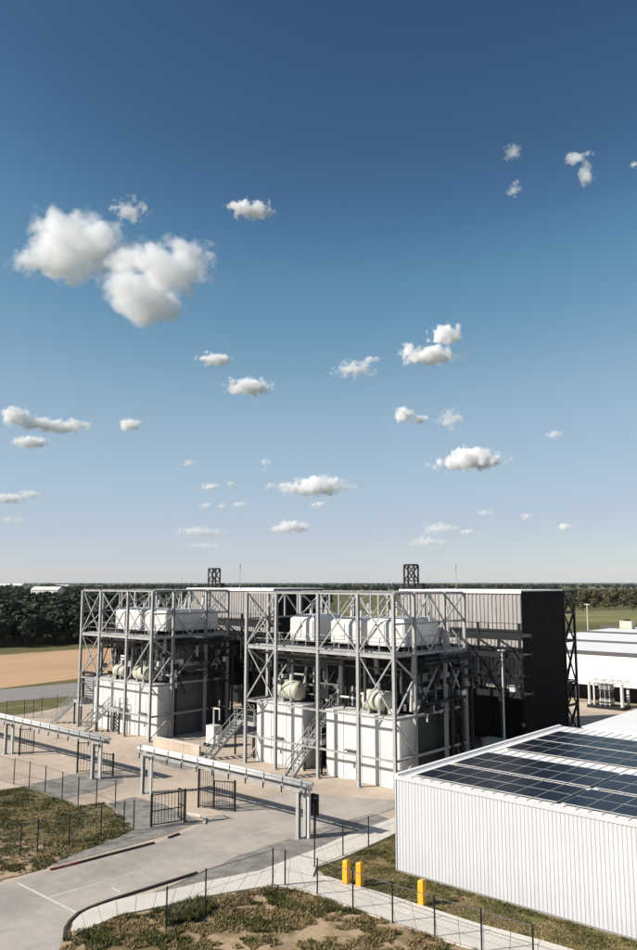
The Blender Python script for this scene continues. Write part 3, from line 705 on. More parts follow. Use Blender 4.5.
def aerial(label, u, v, z, h):
    t = thing('aerial_pole', label, 'aerial', (u, v, z), 'thin aerial poles on the tower roofs')
    MB().cyl((u, v, z), (u, v, z + h), .035, 6).build('pole', 'galv', t); MB().cyl((u, v, z + h - .5), (u, v, z + h), .07, 8).build('head', 'galv', t)
    MB().box((u - .15, v - .15, z), (u + .15, v + .15, z + .08)).build('foot', 'galv', t)
aerial('thin aerial pole on the roof of the nearer tower', -43.3, 69.5, 14.32, 2.4)
aerial('thin aerial pole on the roof of the left tower', -74.4, 69.0, 14.32, 3.0)

# ================================================================== ribbed white sheds with solar panels
SU, SV, SV2, SZ = -26.3, 35.85, 55.6, 4.8
t = thing('ribbed_shed', 'near white ribbed shed with rows of solar panels on its roof', 'shed', (SU, SV, 0))
wall_ribs((SU, SV), (14, SV), .12, SZ, .2, .02, 1).build('ribbed_wall', 'shedwhite', t)
MB().box((SU - .04, SV + .06, 0), (14, SV2, SZ - .03)).build('shell', 'shedwhite', t)
MB().box((SU, SV - .02, 0), (14, SV + .058, .118)).build('plinth', 'asphalt', t)
MB().box((SU - .09, SV - .06, SZ - .16), (14, SV - .037, SZ + .07)).build('eave_trim', 'shedwhite', t)
MB().box((SU - .055, SV - .05, .1), (SU - .001, SV + .055, SZ - .17)).build('corner_trim', 'shedwhite', t)
rf = MB().box((SU - .08, SV - .034, SZ - .028), (14, SV2 + .05, SZ + .04)).build('roof', 'roofwhite', t)
mb = MB(); x = SU + .3
while x < 13.8:
    mb.box((x - .02, SV + .02, SZ + .041), (x + .02, SV2, SZ + .075)); x += .6
tag(mb.build('roof_seams', 'roofwhite', rf), kind='stuff')
MB().box((SU - .12, SV - .03, SZ + .041), (SU + .1, SV2 + .06, SZ + .12)).build('verge_trim', 'roofwhite', rf)
t = thing('ribbed_shed', 'farther white shed roof stepping in behind the solar-panelled shed', 'shed', (-24.5, SV2 + .1, 0))
wall_ribs((-24.6, 92), (-24.6, SV2 + .1), .1, SZ, .24, .035, -1).build('ribbed_wall', 'shedwhite', t)
MB().box((-24.55, SV2 + .1, 0), (14, 92, SZ + .1)).build('shell', 'shedwhite', t)
MB().box((-24.7, SV2 + .1, SZ + .1), (14, 92.1, SZ + .18)).build('roof', 'roofwhite', t)

def solar_array(label, u0, v0, cols, rows, pw, pl):
    t = thing('solar_array', label, 'solar panels', (u0, v0, SZ + .08), 'solar arrays on the shed roof')
    z = SZ + .15; g = .025
    for k in range(rows):
        for off in (.25, .75):
            v = v0 + (k + off) * pl; MB().box((u0, v - .03, z - .09), (u0 + cols * pw, v + .03, z - .041)).build('mounting_rail', 'galv', t)
    me = fr = None
    for i in range(cols):
        for j in range(rows):
            x, y = u0 + i * pw, v0 + j * pl
            if me is None:
                o = MB().box((x + g, y + g, z - .04), (x + pw - g, y + pl - g, z)).build('panel', 'solar', t); me = o.data; bx, by = x, y
                mb = MB(); a, b, c, d = x + .008, x + pw - .008, y + .008, y + pl - .008
                mb.box((a, c, z - .04), (b, c + .016, z + .006)).box((a, d - .016, z - .04), (b, d, z + .006)).box((a, c + .017, z - .04), (a + .016, d - .017, z + .006)).box((b - .016, c + .017, z - .04), (b, d - .017, z + .006))
                q = mb.build('frame', 'galv', o); fr = q.data
            else:
                o = bpy.data.objects.new('panel', me); COL.objects.link(o); o.parent = t; o.location = (x - bx, y - by, random.uniform(-.004, .004))
                q = bpy.data.objects.new('frame', fr); COL.objects.link(q); q.parent = o
PW, PL = 1.18, 1.78
solar_array('front solar row nearest the eave, left of the roof gap', -25.35, 36.25, 7, 2, 1.13, 1.64)
solar_array('front solar row nearest the eave, right of the roof gap', -17.2, 36.25, 8, 2, 1.13, 1.64)
solar_array('second solar row from the eave, left of the roof gap', -25.35, 40.0, 7, 2, 1.13, 1.9)
solar_array('second solar row from the eave, right of the roof gap', -17.2, 40.0, 8, 2, 1.13, 1.9)
solar_array('third solar row, beyond the wide white strip of roof', -25.2, 45.6, 15, 2, 1.13, 1.85)
solar_array('farthest solar row at the back of the shed roof', -25.2, 49.5, 15, 2, 1.13, 1.8)

# ================================================================== pipe rack over the gate line
RV, RZ = 36.7, 2.75
def pipe_rack(label, u0, u1, posts):
    t = thing('pipe_rack', label, 'pipe rack', (u0, RV, 0), 'pipe racks beside the yard gates')
    for v in (RV - .32, RV + .32): MB().hsec((u0, v, RZ), (u1, v, RZ), .1, .17).build('beam', 'galv', t)
    for k, (dv, r) in enumerate(((-.25, .11), (.0, .085), (.24, .13))):
        MB().cyl((u0 - .2, RV + dv, RZ + .2 + r), (u1 + .15, RV + dv, RZ + .2 + r), r, 10).build('pipe', 'palepipe', t, True)
    n = int((u1 - u0) / 1.5)
    for i in range(n + 1):
        u = u0 + .2 + (u1 - u0 - .4) * i / n
        MB().box((u - .05, RV - .42, RZ + .135), (u + .05, RV + .42, RZ + .2)).build('sleeper', 'galv', t)
        MB().bar((u, RV - .44, RZ + .05), (u, RV - .44, RZ - .32), .06).build('bracket', 'dark', t)
        MB().bar((u, RV - .36, RZ + .2), (u, RV - .36, RZ + .6), .035).build('clamp', 'dark', t)
    for u in posts:
        for v in (RV - .32, RV + .32):
            MB().hsec((u, v, 0), (u, v, RZ - .14), .22, .22).build('post', 'galv', t)
            MB().box((u - .2, v - .2, 0), (u + .2, v + .2, .06)).build('base_plate', 'galv', t)
        MB().bar((u, RV - .3, RZ - .25), (u, RV + .3, RZ - .25), .16).build('cross_beam', 'galv', t)
        for dz in (.1, ): MB().bar((u + .45, RV + .1, 0), (u + .45, RV + .1, RZ + .2), .16).build('riser', 'palepipe', t)
    return t
pipe_rack('long pipe rack spanning the yard between the gate and the shed', -49.7, -33.4, (-49.2, -33.9))
pipe_rack('pipe rack running out of the left edge towards the left unit', -86, -54.4, (-82, -69.3, -55.6))
# shaded junction boxes hung on the right rack end
t = thing('junction_box', 'dark junction box mounted by the end post of the long pipe rack', 'junction box', (-33.5, 37.3, 0))
MB().box((-33.75, 37.3, 1.2), (-33.25, 37.5, 2.4)).build('housing', 'dark', t); MB().bar((-33.5, 37.4, 0), (-33.5, 37.4, 1.2), .1).build('post', 'dark', t)

# ================================================================== gates and fences
def gate(label, p, q, h, bars=9):
    p = Vector((p[0], p[1], 0)); q = Vector((q[0], q[1], 0)); t = thing('gate', label, 'gate', p, 'dark metal gates of the yard')
    up = Vector((0, 0, 1)); b0 = up * .12
    MB().bar(p, p + up * (h + .12), .11).build('post', 'dark', t); MB().bar(q + b0, q + up * h, .06).build('stile', 'dark', t)
    for hh in (.14, h * .5, h): MB().bar(p + up * hh, q + up * hh, .055).build('rail', 'dark', t)
    for k in range(1, bars):
        c = p.lerp(q, k / bars); MB().bar(c + b0, c + up * h, .024).build('bar', 'dark', t)
gate('dark barred gate leaf standing open below the long pipe rack', G(198.4, 807.4)[:2], G(213, 809.5)[:2], 2.5, 7)
gate('lower dark gate leaf to the right, reaching to its short post', G(234.5, 811.5)[:2], G(214, 809.8)[:2], 1.85, 8)
gate('dark gate leaf on the near side of the road, beside the gravel', G(151, 827.5)[:2], G(181, 822.8)[:2], 1.9, 9)
gate('narrow dark gate at the latch post near the road bend', G(184.5, 822)[:2], G(178, 819)[:2], 1.9, 4)
gate('leftmost dark gate under the far pipe rack', G(19, 755.5)[:2], G(33, 755)[:2], 2.2, 6)
gate('dark gate leaf under the end of the far pipe rack', G(77, 773)[:2], G(92.5, 772.5)[:2], 2.3, 5)
gate('low dark gate leaf just right of the far pipe rack end', G(112.5, 776)[:2], G(94, 772.8)[:2], 1.6, 6)

def fence(label, pix, h=1.75, mesh=True, ext=None):
    P = [G(*p) for p in pix]; t = thing('wire_fence', label, 'fence', P[0], 'wire fences around the yard')
    for c in P:
        MB().cyl(c, c + Vector((0, 0, h + .08)), .036, 8).build('post', 'dark', t)
    for a, b in zip(P, P[1:]):
        for hh, r in ((h, .016), (.08, .01), (h * .5, .007)):
            MB().bar(a + Vector((0, 0, hh)), b + Vector((0, 0, hh)), r * 1.6).build('wire', 'wire', t)
    mb = MB(); s = .2; wr = .0014
    for a, b in zip(P, P[1:]):
        d = b - a; L_ = d.length; d.normalize(); n_ = int((L_ + h) / s)
        for k in range(n_):
            x0 = k * s
            for sg in (0, 1):
                a0, z0 = x0, 0.08; a1, z1 = x0 - h, h
                if a0 > L_: z0 += (a0 - L_); a0 = L_
                if a1 < 0: z1 += a1; a1 = 0
                if z1 <= z0 + .05: continue
                if sg: a0, a1 = L_ - a0, L_ - a1
                mb.bar(a + d * a0 + Vector((0, 0, z0)), a + d * a1 + Vector((0, 0, z1)), wr * 2)
    tag(mb.build('mesh', 'wire', t), kind='stuff')
fence('wire fence along the top of the left grass patch', [(-22, 776), (-4, 780), (13.6, 784.5), (28.8, 788), (44.8, 793), (61.8, 799.5), (77.8, 806), (96, 808), (115, 809)], 1.8)
fence('wire fence crossing the sandy lower part of the left grass patch', [(-14, 869), (19.8, 857.5), (37, 852.5), (68.6, 847), (100.7, 836), (123.6, 831.5), (133.5, 830)], 1.7)
fence('wire fence between the near path and the sandy ground, below the road', [(166, 931), (205.3, 910), (272.7, 887)], 1.75)
fence('long wire fence following the path towards the bottom right', [(285, 886.5), (317.3, 895.5), (353, 909), (392.7, 923.5), (435, 938), (482, 953), (534, 971)], 1.65)
fence('short wire fence running from the rack end post to the shed', [(314.5, 868), (343, 857), (368.6, 847), (396, 836)], 1.6)
fence('distant wire fence beside the service road', [(6, 719), (24, 717.5), (33, 718), (41.5, 715), (57, 712)], 1.9)

def bollard(label, px, py):
    c = G(px, py); t = thing('bollard', label, 'bollard', c, 'yellow bollards on the lawn by the shed')
    def sq(z0, z1, a, b):
        vs = [(c.x + i*r_, c.y + j*r_, z) for z, r_ in ((z0, a), (z1, b)) for i, j in ((-1, -1), (1, -1), (1, 1), (-1, 1))]
        return MB().add(vs, [(3, 2, 1, 0), (4, 5, 6, 7), (0, 1, 5, 4), (1, 2, 6, 5), (2, 3, 7, 6), (3, 0, 4, 7)])
    sq(.05, 1.08, .15, .145).build('sleeve', 'yellow', t); sq(1.081, 1.14, .145, .10).build('cap', 'yellow', t)
    sq(0, .049, .21, .20).build('foot', 'asphalt', t)
bollard('left yellow bollard of the pair near the path fork', 346.5, 884); bollard('right yellow bollard of the pair near the path fork', 360, 886.5)
bollard('single yellow bollard in front of the ribbed shed wall', 422.3, 905.5)

# ================================================================== warehouse at the right
t = thing('warehouse', 'long low white warehouse with banded flat roof beyond the nearer clad tower', 'warehouse', (-47, 100, 0))
MB().box((-60, 100, 2.25), (40, 100.25, 6.15)).build('front_wall', 'roofwhite', t)
MB().box((-60, 103.5, 0), (40, 103.7, 2.24)).build('recessed_wall', 'dark', t)  # dark colour stands in for the shadow inside the open bay
MB().box((-60, 100.26, 2.26), (40, 156, 6.1)).build('shell', 'roofwhite', t)
for k, (a, b) in enumerate(((100.0, 116.6), (117.4, 136.4), (137.4, 156))):
    rf = MB().box((-60, a - .05, 6.152 + .12*k), (40, b, 6.3 + .12*k)).build('roof', 'roofwhite', t)
    MB().box((-60, a - .12, 6.0 + .12*k), (40, a - .052, 6.36 + .12*k)).build('gutter', 'greypanel', rf)
    MB().box((-60, a + .02, 6.302 + .12*k), (40, a + .9, 6.36 + .12*k)).build('flashing', 'greypanel', rf)
for u in (-52, -45, -38.5, -30, -20): MB().bar((u, 100.6, 0), (u, 100.6, 2.25), .3).build('column', 'white', t)
d = MB().box((-36.6, 99.9, 2.4), (-31, 99.998, 4.3)).build('shutter', 'greypanel', t)
t = thing('roof_unit', 'small greenish plant unit on the warehouse roof', 'roof unit', (-45, 150, 6.42))
c = PV(625, 622, 150)
MB().box((c.x - .6, 149, 6.6), (c.x + 1.6, 150.6, 8.0)).build('housing', 'cream', t); MB().box((c.x - 4.5, 149.4, 6.6), (c.x - .62, 150.6, 6.95)).build('duct', 'greypanel', t); MB().bar((c.x - 1.4, 149.4, 6.6), (c.x - 1.4, 149.4, 7.9), .12).build('post', 'greypanel', t)
MB().cyl((c.x + .5, 149.8, 8.0), (c.x + .5, 149.8, 8.25), .6, 16).build('fan', 'dark', t)
# equipment skid in front of the warehouse
c = G(609, 708); t = thing('process_skid', 'small piped process skid in front of the warehouse', 'skid', c)
MB().box((c.x - 2.2, c.y - 1.2, 0), (c.x + 2.2, c.y + 1.2, .35)).build('base', 'dark', t)
for i, (dx, r) in enumerate(((-2.0, .16), (-1.4, .12), (2.0, .2))): MB().cyl((c.x + dx, c.y - .8, .35), (c.x + dx, c.y - .8, 3.0), r, 12).build('column', 'white', t)
for k in range(3): MB().box((c.x - .8, c.y - .9, .5 + k*.85), (c.x + .6, c.y + .4, 1.1 + k*.85)).build('unit', ('white', 'dark', 'galv')[k], t)
for k in range(7): MB().bar((c.x - .85 + .28*k, c.y - 1.0, .35), (c.x - .85 + .28*k, c.y - 1.0, 3.0), .05).build('tube', ('dark', 'palepipe')[k % 2], t)
for k in range(4): MB().bar((c.x - 1.2, c.y - 1.05, .8 + .7*k), (c.x + 1.1, c.y - 1.05, .8 + .7*k), .08).build('rail', 'dark', t)
for k in range(4): MB().tube([(c.x - 2.2, c.y - .6 + .3*k, 3.0 + .12*k), (c.x + 2.6, c.y - .6 + .3*k, 3.0 + .12*k)], .07, 8).build('pipe', 'palepipe', t)
for k in range(5): MB().bar((c.x - 2 + k, c.y - .9, 3.0), (c.x - 2 + k, c.y - .9, 4.0), .05).build('rail_post', 'galv', t)
MB().bar((c.x - 2.1, c.y - .9, 4.0), (c.x + 2.1, c.y - .9, 4.0), .05).build('handrail', 'galv', t)
c = PV(588, 626, 170); t = thing('lamp_post', 'pale lamp post standing behind the warehouse roof', 'lamp post', (c.x, 170, 0))
MB().cyl((c.x, 170, 0), (c.x, 170, 10.2), .16, 10, r2=.1).build('pole', 'palepipe', t); MB().box((c.x - .5, 169.8, 10.2), (c.x + .5, 170.2, 10.4)).build('lamp_head', 'palepipe', t)

# ================================================================== vegetation
def crown(name, n, rx, rz, zc, m, leaf, seed, clumps=9):
    rnd = random.Random(seed); mb = MB(); cl = []
    for i in range(clumps):
        a = rnd.uniform(0, 6.283); q = rnd.uniform(.25, .95); zz = rnd.uniform(-.75, .95)
        s = math.sqrt(max(.05, 1 - zz*zz)); cl.append((rx*q*s*math.cos(a)*.8, rx*q*s*math.sin(a)*.8, zc + rz*zz*.75, rnd.uniform(.28, .5)*rx))
    for i in range(n):
        cx, cy, cz, r = rnd.choice(cl)
        d = Vector((rnd.gauss(0, 1), rnd.gauss(0, 1), rnd.gauss(0, 1))).normalized(); q = r * rnd.uniform(.55, 1.05)
        c = Vector((cx, cy, cz)) + Vector((d.x*q, d.y*q, d.z*q*.8))
        a = Vector((rnd.gauss(0, 1), rnd.gauss(0, 1), rnd.gauss(0, .6))).normalized(); b = a.cross(d + Vector((0, 0, .3))).normalized()
        l = leaf * rnd.uniform(.6, 1.3)
        mb.add([c - a*l*.5 - b*l*.35, c + a*l*.5 - b*l*.25, c + a*l*.35 + b*l*.4, c - a*l*.4 + b*l*.3], [(0, 1, 2, 3)])
    return mb
def crown_mesh(*a):
    mb = crown(*a); me = bpy.data.meshes.new(a[0]); me.from_pydata(mb.v, [], mb.f); me.materials.append(M[a[5]]); return me
CR = [crown_mesh('crown', 520, 3.2 + .3*k, 2.6 + .2*k, 4.4, 'leafdark', .75, 11 + k) for k in range(5)]
CB = [crown_mesh('crown', 320, 3.0, 2.0, 3.0, 'leafbrown', .8, 31 + k, 7) for k in range(3)]
tm = MB(); tm.cyl((0, 0, -.2), (.1, 0, 2.6), .28, 7, r2=.16)
for k in range(4):
    a = k * 1.6; tm.cyl((.1, 0, 2.3), (1.3*math.cos(a), 1.3*math.sin(a), 4.6), .11, 5, r2=.04)
TR = bpy.data.meshes.new('trunk'); TR.from_pydata(tm.v, [], tm.f); TR.materials.append(M['bark'])
def tree(x, y, sc, meshes, label, group, z=0):
    t = thing('tree', label, 'tree', (x, y, z), group); t.scale = (sc,) * 3; t.rotation_euler = (0, 0, random.uniform(0, 6.28))
    for nm, me in (('trunk', TR), ('crown', random.choice(meshes))):
        o = bpy.data.objects.new(nm, me); COL.objects.link(o); o.parent = t
def wood(name, pts, meshes, m):
    """far wood read as one mass: many loose crowns joined"""
    mb_v = []; mb_f = []
    for x, y, sc in pts:
        me = random.choice(meshes); a = random.uniform(0, 6.28); ca, sa = math.cos(a)*sc, math.sin(a)*sc; k = len(mb_v)
        mb_v += [(x + v.co.x*ca - v.co.y*sa, y + v.co.x*sa + v.co.y*ca, v.co.z*sc) for v in me.vertices]
        mb_f += [tuple(i + k for i in p.vertices) for p in me.polygons]
    me = bpy.data.meshes.new(name); me.from_pydata(mb_v, [], mb_f); me.materials.append(M[m])
    o = bpy.data.objects.new(name, me); COL.objects.link(o); tag(o, kind='stuff'); return o
def lodmesh(n, leaf, m, seed): return crown_mesh('crown', n, 3.4, 2.7, 4.2, m, leaf, seed, 7)
LW = [lodmesh(110, 1.7, 'leafdark', 51 + k) for k in range(4)]
LB = [lodmesh(90, 1.7, 'leafbrown', 71 + k) for k in range(3)]
LF = [crown_mesh('crown', 26, 5, 3.0, 3.5, 'leafdark', 4.5, 91 + k, 5) for k in range(3)]
rw = random.Random(3)
# front edge of the wood: individual trees
edge = [(-60, 652), (0, 647.5), (40, 646), (85, 640), (120, 636), (175, 632), (215, 628)]
for k in range(46):
    px = -50 + 270 * k / 45 + rw.uniform(-3, 3)
    for a, b in zip(edge, edge[1:]):
        if a[0] <= px <= b[0] or b is edge[-1]:
            py = a[1] + (b[1] - a[1]) * (px - a[0]) / (b[0] - a[0]); break
    c = G(px, py - rw.uniform(0, 4)); tree(c.x, c.y, rw.uniform(.8, 1.15), CR, 'dark green tree along the front edge of the wood beyond the dirt field', 'trees along the front edge of the wood')
pts = []
while len(pts) < 2300:
    px = rw.uniform(-80, 330); q = rw.random() ** 1.3; D = 195 + 800 * q
    py = HZ + CAMH * FPX / D
    if px > 215 and D < 420: continue
    c = G(px, py); pts.append((c.x, c.y, rw.uniform(.75, 1.25)))
wood('woodland', pts, LW, 'leafdark')
# scrub and hedge trees to the right
for k in range(16):
    c = G(570 + 75 * rw.random(), 606 + rw.uniform(-1.5, 6)); tree(c.x, c.y, rw.uniform(.7, 1.3), CB, 'brownish tree in the scrub beyond the green field', 'trees in the scrub beyond the warehouse')
pts = []
while len(pts) < 900:
    px = rw.uniform(440, 720); D = 470 + 420 * rw.random(); c = G(px, HZ + CAMH * FPX / D); pts.append((c.x, c.y, rw.uniform(.5, 1.3)))
wood('scrubland', pts, LB, 'leafbrown')
pts = []
while len(pts) < 2600:
    px = rw.uniform(-120, 760); D = 1000 * (12 ** rw.random()); c = G(px, HZ + CAMH * FPX / D)
    if noise.noise(Vector((c.x * .0016, c.y * .0016, 4.0))) < .02: continue
    pts.append((c.x, c.y, rw.uniform(.7, 1.4)))
wood('distant_woodland', pts, LF, 'leafdark')

# farmhouses far left
def house(label, px, py, w_, d_, h_, ang=0.4):
    c = G(px, py); t = thing('farmhouse', label, 'house', c, 'farm buildings beyond the wood'); ca, sa = math.cos(ang), math.sin(ang)
    def rot(mb): mb.v = [(c.x + x*ca - y*sa, c.y + x*sa + y*ca, z) for x, y, z in mb.v]; return mb
    rot(MB().box((-w_/2, -d_/2, 0), (w_/2, d_/2, h_))).build('wall', 'housewhite', t)
    rf = MB().add([(-w_/2-.4, -d_/2-.4, h_), (w_/2+.4, -d_/2-.4, h_), (w_/2+.4, d_/2+.4, h_), (-w_/2-.4, d_/2+.4, h_), (-w_/2-.4, 0, h_+d_*.3), (w_/2+.4, 0, h_+d_*.3)],
                  [(0, 1, 5, 4), (2, 3, 4, 5), (0, 4, 3), (1, 2, 5), (3, 2, 1, 0)])
    rot(rf).build('roof', 'housewhite', t)
    rot(MB().box((-1.2, -d_/2 - .06, 0), (1.2, -d_/2 - .002, 2.4))).build('door', 'houseroof', t)
house('pale farm shed with a long roof among the dark trees', 47, 601, 26, 9, 9.0)
house('small pale farmhouse at the far left edge near the horizon', 5, 588.5, 34, 20, 7)
house('small pale farmhouse near the horizon, second from the left edge', 18, 588, 36, 20, 7)
house('pale farm building near the horizon above the left unit stair', 62, 590, 24, 14, 7, .9)

# grass and weeds
def scatter(name, pl, n, h0, h1, m, seed, keep=None):
    rnd = random.Random(seed); xs = [p[0] for p in pl]; ys = [p[1] for p in pl]; mb = MB(); k = 0; tries = 0
    def inside(x, y):
        c = False; j = len(pl) - 1
        for i in range(len(pl)):
            (xi, yi), (xj, yj) = pl[i], pl[j]
            if (yi > y) != (yj > y) and x < (xj - xi) * (y - yi) / (yj - yi) + xi: c = not c
            j = i
        return c
    while k < n and tries < n * 30:
        tries += 1; x = rnd.uniform(min(xs), max(xs)); y = rnd.uniform(min(ys), max(ys))
        if not inside(x, y): continue
        px, py = proj((x, y, 0))
        if px < -40 or px > 680 or py > 990: continue
        g = noise.noise(Vector((x * .55, y * .55, seed))) * .6 + noise.noise(Vector((x * 1.7, y * 1.7, seed + 5))) * .4
        if keep is not None and g < keep: continue
        h = rnd.uniform(h0, h1) * (1 + max(0, g)); k += 1
        for b in range(4):
            a = rnd.uniform(0, 6.283); l = rnd.uniform(.2, .9) * h; bw = h * .09 + .012
            bx, by = x + rnd.uniform(-.06, .06), y + rnd.uniform(-.06, .06); ca, sa = math.cos(a), math.sin(a)
            mb.add([(bx - sa*bw, by + ca*bw, .01), (bx + sa*bw, by - ca*bw, .01), (bx + ca*l, by + sa*l, h * rnd.uniform(.6, 1))], [(0, 1, 2)])
    o = mb.build(name, m); tag(o, kind='stuff'); return o
sandL = GP([(-60, 836), (5, 829), (22, 838), (42, 845), (58, 853), (64, 859), (44, 868), (0, 881), (-60, 899)])
poly('sandy_ground', sandL, .016, 'sandy', jit=.5, step=.4)
scatter('grass', grassL, 9000, .05, .14, 'grassgreen', 1, .0)
scatter('dry_grass', grassL, 5000, .05, .16, 'grassdry', 2, -.1)
scatter('grass', soil, 9000, .05, .16, 'grassgreen', 3, .12)
scatter('dry_grass', soil, 16000, .05, .18, 'grassdry', 4, -.05)
scatter('grass', lawn, 10000, .04, .10, 'grassgreen', 5, .0)
scatter('dry_grass', lawn, 11000, .04, .10, 'grassdry', 6, -.15)

scatter('weeds', GP([(168, 927), (172, 908), (205, 899), (214, 910), (196, 922)]), 1300, .14, .36, 'grassgreen', 8, None)
scatter('weeds', GP([(262, 893), (290, 889), (330, 902), (345, 912), (300, 915), (270, 905)]), 1500, .07, .18, 'grassgreen', 9, -.1)

# ================================================================== clouds
def cloud_mat(d, hh, sd, wisp, lobes):
    """vapour: union of soft lobes, frayed by noise"""
    m = bpy.data.materials.new('cloud_vapour'); m.use_nodes = True; t = m.node_tree; t.nodes.clear(); L = t.links
    o = t.nodes.new('ShaderNodeOutputMaterial'); v = t.nodes.new('ShaderNodeVolumeScatter')
    v.inputs['Color'].default_value = (1, 1, 1, 1); v.inputs['Anisotropy'].default_value = -0.2
    tc = t.nodes.new('ShaderNodeTexCoord'); mp = t.nodes.new('ShaderNodeMapping')
    mp.inputs['Scale'].default_value = (1 / hh,) * 3; mp.inputs['Location'].default_value = (sd, sd * .7, 0)
    L.new(tc.outputs['Object'], mp.inputs['Vector'])
    n = t.nodes.new('ShaderNodeTexNoise'); n.inputs['Scale'].default_value = 2.3; n.inputs['Detail'].default_value = 6; n.inputs['Roughness'].default_value = .6
    L.new(mp.outputs[0], n.inputs['Vector'])
    acc = None
    for c, r in lobes:
        s1 = t.nodes.new('ShaderNodeVectorMath'); s1.operation = 'SUBTRACT'; s1.inputs[1].default_value = c
        s2 = t.nodes.new('ShaderNodeVectorMath'); s2.operation = 'DIVIDE'; s2.inputs[1].default_value = r
        s3 = t.nodes.new('ShaderNodeVectorMath'); s3.operation = 'LENGTH'
        L.new(tc.outputs['Object'], s1.inputs[0]); L.new(s1.outputs[0], s2.inputs[0]); L.new(s2.outputs[0], s3.inputs[0])
        if acc is None: acc = s3.outputs['Value']
        else:
            q = t.nodes.new('ShaderNodeMath'); q.operation = 'SMOOTH_MIN'; q.inputs[2].default_value = .25
            L.new(acc, q.inputs[0]); L.new(s3.outputs['Value'], q.inputs[1]); acc = q.outputs[0]
    f = t.nodes.new('ShaderNodeMath'); f.operation = 'MULTIPLY_ADD'; amp = 3.0 + 1.6 * wisp; f.inputs[1].default_value = amp; f.inputs[2].default_value = .86 - .5 * amp - .12 * wisp
    L.new(n.outputs['Fac'], f.inputs[0])
    g = t.nodes.new('ShaderNodeMath'); g.operation = 'SUBTRACT'; L.new(f.outputs[0], g.inputs[0]); L.new(acc, g.inputs[1])
    r = t.nodes.new('ShaderNodeMapRange'); r.interpolation_type = 'SMOOTHSTEP'
    r.inputs[1].default_value = 0; r.inputs[2].default_value = .5; r.inputs[3].default_value = 0; r.inputs[4].default_value = d
    L.new(g.outputs[0], r.inputs[0]); L.new(r.outputs[0], v.inputs['Density'])
    L.new(v.outputs[0], o.inputs['Volume']); return m
def cloud(label, ells, tau=7.0, rough=1.0, base=1500.0, seed=0):
    x0 = min(e[0] - e[2]/2 for e in ells); x1 = max(e[0] + e[2]/2 for e in ells); yb = max(e[1] + e[3]/2 for e in ells)
    cx = (x0 + x1) / 2; r = ray(cx, yb); t = base / r.z; P = Vector((r.x*t, r.y*t, CAMH + base)); s = t / FPX
    fwd = Vector((r.x, r.y, 0)).normalized(); rt = Vector((fwd.y, -fwd.x, 0))
    bm = bmesh.new(); lobes = []
    for i, (ex, ey, ew, eh, *dp) in enumerate(ells):
        c = ((ex - cx) * s, (dp[0] if dp else ((i * 37) % 5 - 2) * .06 * eh) * s, (yb - ey) * s + (dp[0] * s * r.z / math.hypot(r.x, r.y) if dp else 0)); rr = (ew * .52 * s, min(ew, 1.7 * eh) * .5 * s, eh * .54 * s)
        lobes.append((c, rr))
        bmesh.ops.create_icosphere(bm, subdivisions=3, radius=1.0, matrix=Matrix.Translation(c) @ Matrix.Diagonal((*[q * 1.36 for q in rr], 1)))
    me = bpy.data.meshes.new('cloud'); bm.to_mesh(me); bm.free()
    o = bpy.data.objects.new('cloud', me); COL.objects.link(o)
    hh = max(e[3] for e in ells) * s; wide = (x1 - x0) * s
    if len(ells) > 1:
        md = o.modifiers.new('r', 'REMESH'); md.mode = 'VOXEL'; md.voxel_size = max(hh / 14, wide / 70)
        dg = bpy.context.evaluated_depsgraph_get(); me2 = bpy.data.meshes.new_from_object(o.evaluated_get(dg))
        o.modifiers.clear(); o.data = me2; bpy.data.meshes.remove(me); me = me2
    o.location = P; o.rotation_euler = (0, 0, math.atan2(rt.y, rt.x))
    me.materials.clear(); me.materials.append(cloud_mat(tau * 1.1 / hh, hh, seed * 7.3, 1.0 if tau < 2.6 else 0.0, lobes)); me.name = 'cloud'
    tag(o, label, 'cloud', 'small fair-weather clouds')
    return o
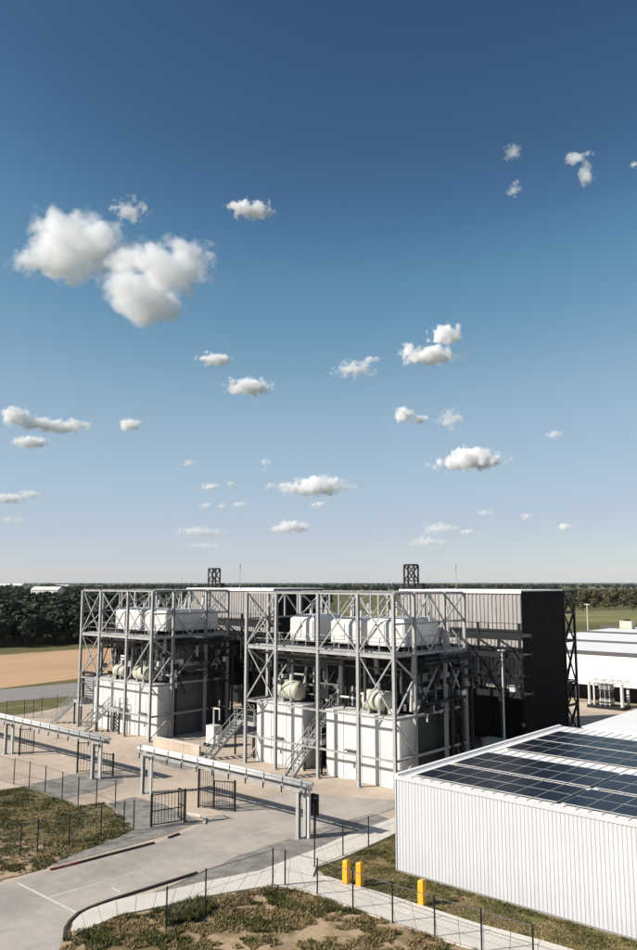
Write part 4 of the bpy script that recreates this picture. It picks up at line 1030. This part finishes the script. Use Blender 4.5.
CL = [
 ('largest white cumulus, three-lobed, high on the left of the sky', [(74, 242, 104, 60, 45), (58, 264, 92, 34, 40), (48, 222, 42, 36, 45), (100, 228, 40, 34, 30), (160, 266, 92, 52, -45), (176, 250, 32, 34, -45), (138, 300, 76, 48, -70), (122, 258, 50, 30, 0)], 4.5, 1.0),
 ('small torn wisp just above the largest cloud', [(130, 211, 34, 20)], 1.6, 1.6),
 ('tiny wisp off the right shoulder of the largest cloud', [(210, 259, 13, 20)], 1.5, 1.6),
 ('small bright flat cloud above the middle left of the sky', [(252, 210, 46, 17), (240, 206, 26, 12)], 3.5, 1.4),
 ('faint wisp high on the right, leftmost of the high scraps', [(513, 153, 18, 20)], 1.1, 1.7),
 ('faint lower wisp below the high scraps on the right', [(515, 189, 14, 15)], 1.2, 1.6),
 ('thin hooked cloud, highest on the right', [(575, 157, 30, 12), (587, 174, 15, 24)], 2.0, 1.5),
 ('tiny scrap of cloud at the right edge of the sky', [(635, 165, 9, 7)], 1.2, 1.4),
 ('small white cloud left of centre, the upper of a pair', [(216, 360, 34, 13)], 4.5, 1.2),
 ('small white cloud left of centre, the lower of a pair', [(249, 387, 46, 17)], 5, 1.2),
 ('thin ragged cloud at the centre of the sky', [(355, 369, 40, 16), (372, 360, 14, 8)], 2.2, 1.5),
 ('curled double cloud right of centre', [(447, 335, 36, 20), (432, 355, 60, 19), (408, 350, 18, 16)], 5, 1.2),
 ('blocky little cloud with a low tail, right of centre', [(404, 414, 22, 15), (420, 420, 24, 9)], 4.5, 1.1),
 ('faint patch next to the blocky little cloud', [(450, 420, 28, 20)], 1.4, 1.6),
 ('broad flat-based cumulus on the right', [(471, 463, 82, 16), (473, 457, 50, 22)], 6, 1.0),
 ('long low cloud touching the left edge, the upper of two', [(18, 418, 32, 20), (52, 425, 76, 16)], 5, 1.1),
 ('short cloud just under the long one at the left edge', [(30, 442, 38, 12)], 4, 1.2),
 ('small brick-shaped cloud on the left', [(130, 425, 24, 13)], 4, 1.1),
 ('low pale cloud at the left edge above the wood', [(10, 499, 34, 11), (28, 494, 22, 9)], 2.6, 1.3),
 ('faint smear of cloud under the low one at the left edge', [(14, 520, 28, 9)], .9, 1.5),
 ('tiny puff low on the left, alone', [(189, 463, 11, 7)], 1.8, 1.3),
 ('tiny triangular puff low in the centre', [(266, 463, 12, 12)], 2.0, 1.3),
 ('small flat puff above the row of specks, low left', [(210, 487, 18, 8)], 2.2, 1.3),
 ('smallest puff beside the flat one, low left', [(231, 484, 8, 6)], 1.8, 1.3),
 ('first speck of the low row of three', [(206, 506, 13, 6)], 1.6, 1.3),
 ('middle speck of the low row of three', [(222, 506, 9, 5)], 1.4, 1.3),
 ('last speck of the low row of three', [(240, 505, 18, 6)], 1.6, 1.3),
 ('widest low cloud in the centre, flat and white', [(312, 489, 88, 15), (318, 484, 58, 17)], 3.6, 1.1),
 ('small scrap hanging under the widest low cloud', [(319, 505, 19, 8)], 1.6, 1.3),
 ('flat white cloud low over the left part of the nearer unit', [(291, 527, 44, 13)], 2.8, 1.2),
 ('pale streaky cloud low over the left tower', [(200, 532, 58, 11)], 1.3, 1.5),
 ('thin streak of cloud just above the left tower', [(205, 546, 50, 6)], .9, 1.4),
 ('pale double cloud low over the nearer tower', [(440, 529, 36, 12), (428, 542, 46, 9)], 1.5, 1.4),
 ('small pale dash right of the double cloud over the tower', [(468, 532, 20, 6)], 1.3, 1.3),
 ('small dash of cloud low on the right, leftmost', [(485, 513, 16, 6)], 1.3, 1.3),
 ('speck of cloud low on the right, in the middle', [(527, 517, 11, 7)], 1.4, 1.3),
 ('speck of cloud low on the right, nearest the edge', [(565, 527, 14, 8)], 2.0, 1.3),
 ('faint smudge of cloud on the right, alone', [(555, 435, 18, 9)], 1.0, 1.4),
]
for i, (lb, el, tau, rg) in enumerate(CL): cloud(lb, el, tau, rg, seed=i)

# ================================================================== thin haze over the open country
hm = bpy.data.materials.new('thin_haze'); hm.use_nodes = True; t = hm.node_tree; t.nodes.clear()
o_ = t.nodes.new('ShaderNodeOutputMaterial'); v_ = t.nodes.new('ShaderNodeVolumePrincipled')
v_.inputs['Color'].default_value = (.86, .92, 1.0, 1); v_.inputs['Density'].default_value = 2.5e-5; v_.inputs['Anisotropy'].default_value = 0.0
t.links.new(v_.outputs[0], o_.inputs['Volume'])
M['haze'] = hm
tag(MB().box((-95000, -95000, -1.2), (95000, 95000, 20)).build('haze', 'haze'), kind='stuff')
